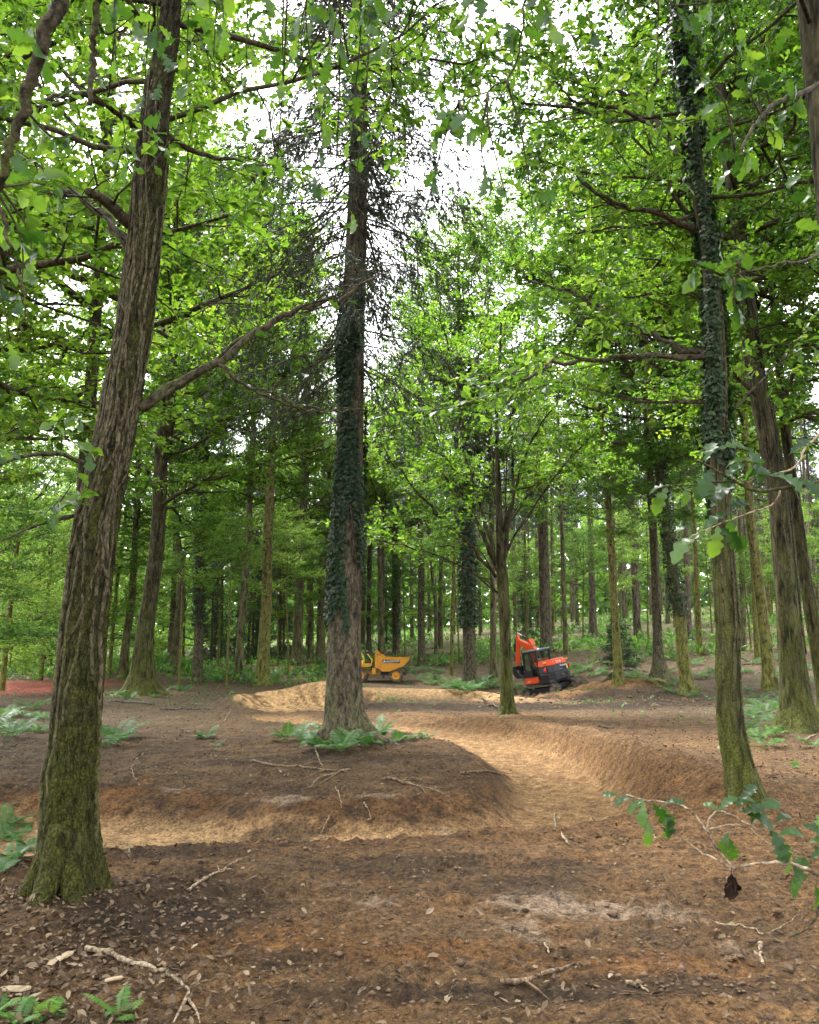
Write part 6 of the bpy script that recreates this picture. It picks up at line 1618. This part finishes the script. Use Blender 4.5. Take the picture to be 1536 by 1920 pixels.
part('grab_rail', root, lambda g: tube(g, catmull([(1.05, cy1, 1.0), (1.10, cy1 + .03, 1.3), (.98, cy1 + .03, 1.9), (.92, cy1, 2.0)], 10), .018, 6), 'black', smooth=True)
part('side_pane', root, lambda g: prism(g, [(.36, 1.50), (.83, 1.50), (.70, 2.36), (.34, 2.36)], cy1 - .045, cy1 - .035), 'glass')
part('side_pane', root, lambda g: prism(g, [(-.20, 1.60), (.24, 1.60), (.24, 2.36), (-.26, 2.36)], cy1 - .045, cy1 - .035), 'glass')
part('side_pane', root, lambda g: prism(g, [(-.20, 1.60), (.83, 1.60), (.70, 2.36), (-.26, 2.36)], cy0 + .035, cy0 + .045), 'glass')
def pane_x(x0, z0, x1, z1): 
    return lambda g: g.add([(x0, cy0 + .09, z0), (x0, cy1 - .09, z0), (x1, cy1 - .09, z1), (x1, cy0 + .09, z1), (x0 - .008, cy0 + .09, z0), (x0 - .008, cy1 - .09, z0), (x1 - .008, cy1 - .09, z1), (x1 - .008, cy0 + .09, z1)], [(0, 1, 2, 3), (7, 6, 5, 4), (0, 4, 5, 1), (1, 5, 6, 2), (2, 6, 7, 3), (3, 7, 4, 0)])
part('windscreen', root, pane_x(.965, .9, .735, 2.36), 'glass')
part('rear_pane', root, pane_x(-.225, 1.86, -.29, 2.36), 'glass')
part('seat', root, lambda g: (box(g, (.20, .40, 1.30), (.5, .5, .14)), box(g, (-.06, .40, 1.62), (.12, .48, .55), (0, -.1, 0)), box(g, (.2, .4, 1.05), (.35, .4, .36))), 'seat_black', .03)
part('work_light', root, lambda g: box(g, (-.34, .75, 2.50), (.08, .14, .10)), 'chrome', .01)
part('mirror', root, lambda g: (tube(g, [(.7, cy0 - .02, 2.35), (.78, cy0 - .28, 2.30)], .012, 6), box(g, (.78, cy0 - .33, 2.25), (.04, .14, .2))), 'black')
# boom in the plane y = by
by = -.38
def seg(g, pts, w):
    prism(g, pts, by - w / 2, by + w / 2)
part('swing_post', root, lambda g: (box(g, (1.10, by, .95), (.34, .34, .5)), box(g, (1.22, by, 1.15), (.22, .30, .3))), 'orange', .02)
bo = part('boom', root, lambda g: seg(g, [(1.02, 1.05), (1.28, 1.05), (1.24, 2.0), (1.37, 2.36), (2.26, 3.03), (2.33, 3.14), (2.21, 3.20), (1.16, 2.70), (1.0, 2.5), (1.02, 1.9)], .22), 'orange', .02)
part('boom_bracket', bo, lambda g: seg(g, [(1.10, 2.78), (1.42, 2.90), (1.40, 3.10), (1.26, 3.10)], .30), 'orange', .01)
part('boom_ram', root, lambda g: (tube(g, [(1.50, by, 1.0), (1.58, by, 1.7)], .07, 10), tube(g, [(1.58, by, 1.7), (1.62, by, 2.42)], .04, 10)), 'black', smooth=True)
part('arm_ram', root, lambda g: tube(g, [(1.32, by, 3.04), (1.86, by, 3.34)], .065, 10), 'black', smooth=True)
part('arm_ram_rod', root, lambda g: tube(g, [(1.84, by, 3.33), (2.28, by, 3.56)], .035, 10), 'chrome', smooth=True)
part('dipper_arm', root, lambda g: seg(g, [(2.18, 3.08), (2.22, 3.46), (2.32, 3.48), (2.40, 3.1), (2.84, 1.95), (2.82, 1.74), (2.72, 1.74), (2.40, 2.5)], .17), 'orange', .02)
part('bucket_ram', root, lambda g: (tube(g, [(2.50, by, 3.25), (2.80, by, 2.55)], .05, 10), tube(g, [(2.80, by, 2.55), (2.94, by, 2.02)], .03, 10)), 'black', smooth=True)
part('bucket_link', root, lambda g: seg(g, [(2.72, 1.86), (2.96, 2.02), (2.98, 1.94), (2.76, 1.78)], .14), 'steel')
def bucket(g):
    o = [(x - .52, z + .06) for x, z in [(3.30, 1.66), (3.42, 1.45), (3.40, 1.20), (3.22, 1.02), (2.98, .98), (2.80, 1.08)]]
    for a, c in zip(o[:-1], o[1:]):
        a, c = np.array(a), np.array(c); n = unit(np.array([-(c - a)[1], (c - a)[0]])) * -.025
        prism(g, [a, c, c + n, a + n], by - .36, by + .36)
    for y in (by - .37, by + .345): prism(g, o + [(2.54, 1.48)], y, y + .025)
    for i in range(5): box(g, (2.24, by - .3 + .15 * i, 1.15), (.12, .06, .03), (0, .4, 0))
part('bucket', root, bucket, 'black')

# operator
def operator():
    J = {'pelvis': (.18, .40, 1.46), 'chest': (.10, .40, 1.78), 'neck': (.11, .40, 1.94), 'head': (.13, .40, 2.05), 'top': (.13, .40, 2.15),
         'shl': (.10, .59, 1.86), 'ell': (.22, .66, 1.62), 'hal': (.46, .62, 1.58), 'shr': (.10, .21, 1.86), 'elr': (.22, .14, 1.62), 'har': (.46, .18, 1.58),
         'hipl': (.22, .50, 1.44), 'knl': (.62, .52, 1.46), 'anl': (.74, .52, 1.06), 'tol': (.90, .52, 1.02), 'hipr': (.22, .30, 1.44), 'knr': (.62, .28, 1.46), 'anr': (.74, .28, 1.06), 'tor': (.90, .28, 1.02)}
    Rr = dict(pelvis=.15, chest=.16, neck=.06, head=.095, top=.07, shl=.075, ell=.05, hal=.04, shr=.075, elr=.05, har=.04, hipl=.095, knl=.07, anl=.05, tol=.04, hipr=.095, knr=.07, anr=.05, tor=.04)
    E = [('pelvis', 'chest'), ('chest', 'neck'), ('neck', 'head'), ('head', 'top'), ('chest', 'shl'), ('shl', 'ell'), ('ell', 'hal'), ('chest', 'shr'), ('shr', 'elr'), ('elr', 'har'), ('pelvis', 'hipl'), ('hipl', 'knl'), ('knl', 'anl'), ('anl', 'tol'), ('pelvis', 'hipr'), ('hipr', 'knr'), ('knr', 'anr'), ('anr', 'tor')]
    ks = list(J); me = bpy.data.meshes.new('skeleton'); me.from_pydata([J[k] for k in ks], [(ks.index(a), ks.index(c)) for a, c in E], [])
    o = bpy.data.objects.new('tmp', me); link(o)
    o.modifiers.new('skin', 'SKIN'); sv = me.skin_vertices[0].data
    for i, k in enumerate(ks): sv[i].radius = (Rr[k], Rr[k]); sv[i].use_root = (k == 'pelvis')
    s = o.modifiers.new('sub', 'SUBSURF'); s.levels = s.render_levels = 2
    dg = bpy.context.evaluated_depsgraph_get(); me2 = bpy.data.meshes.new_from_object(o.evaluated_get(dg)); bpy.data.objects.remove(o)
    me2.materials.clear()
    for mm in ('jacket', 'skin', 'hair'): me2.materials.append(M[mm])
    for p in me2.polygons:
        c = p.center; p.use_smooth = True
        p.material_index = 1 if (1.95 < c.z) or (c.x > .42 and 1.52 < c.z < 1.66 and (c.y > .56 or c.y < .24)) else 0
        if c.z > 2.13 or (c.z > 2.02 and c.x < .09): p.material_index = 2
    return me2
M['jacket'] = plain_mat('dark_jacket', (.025, .027, .035), .85); M['skin'] = plain_mat('skin', (.52, .27, .17), .5); M['hair'] = plain_mat('hair', (.05, .03, .02), .8)
po = obj('person', operator()); po.rotation_mode = 'QUATERNION'
po.location = root.location; po.rotation_quaternion = root.rotation_quaternion; po.scale = root.scale
tag(po, 'person in a dark jacket sitting at the controls inside the excavator cab', 'person')
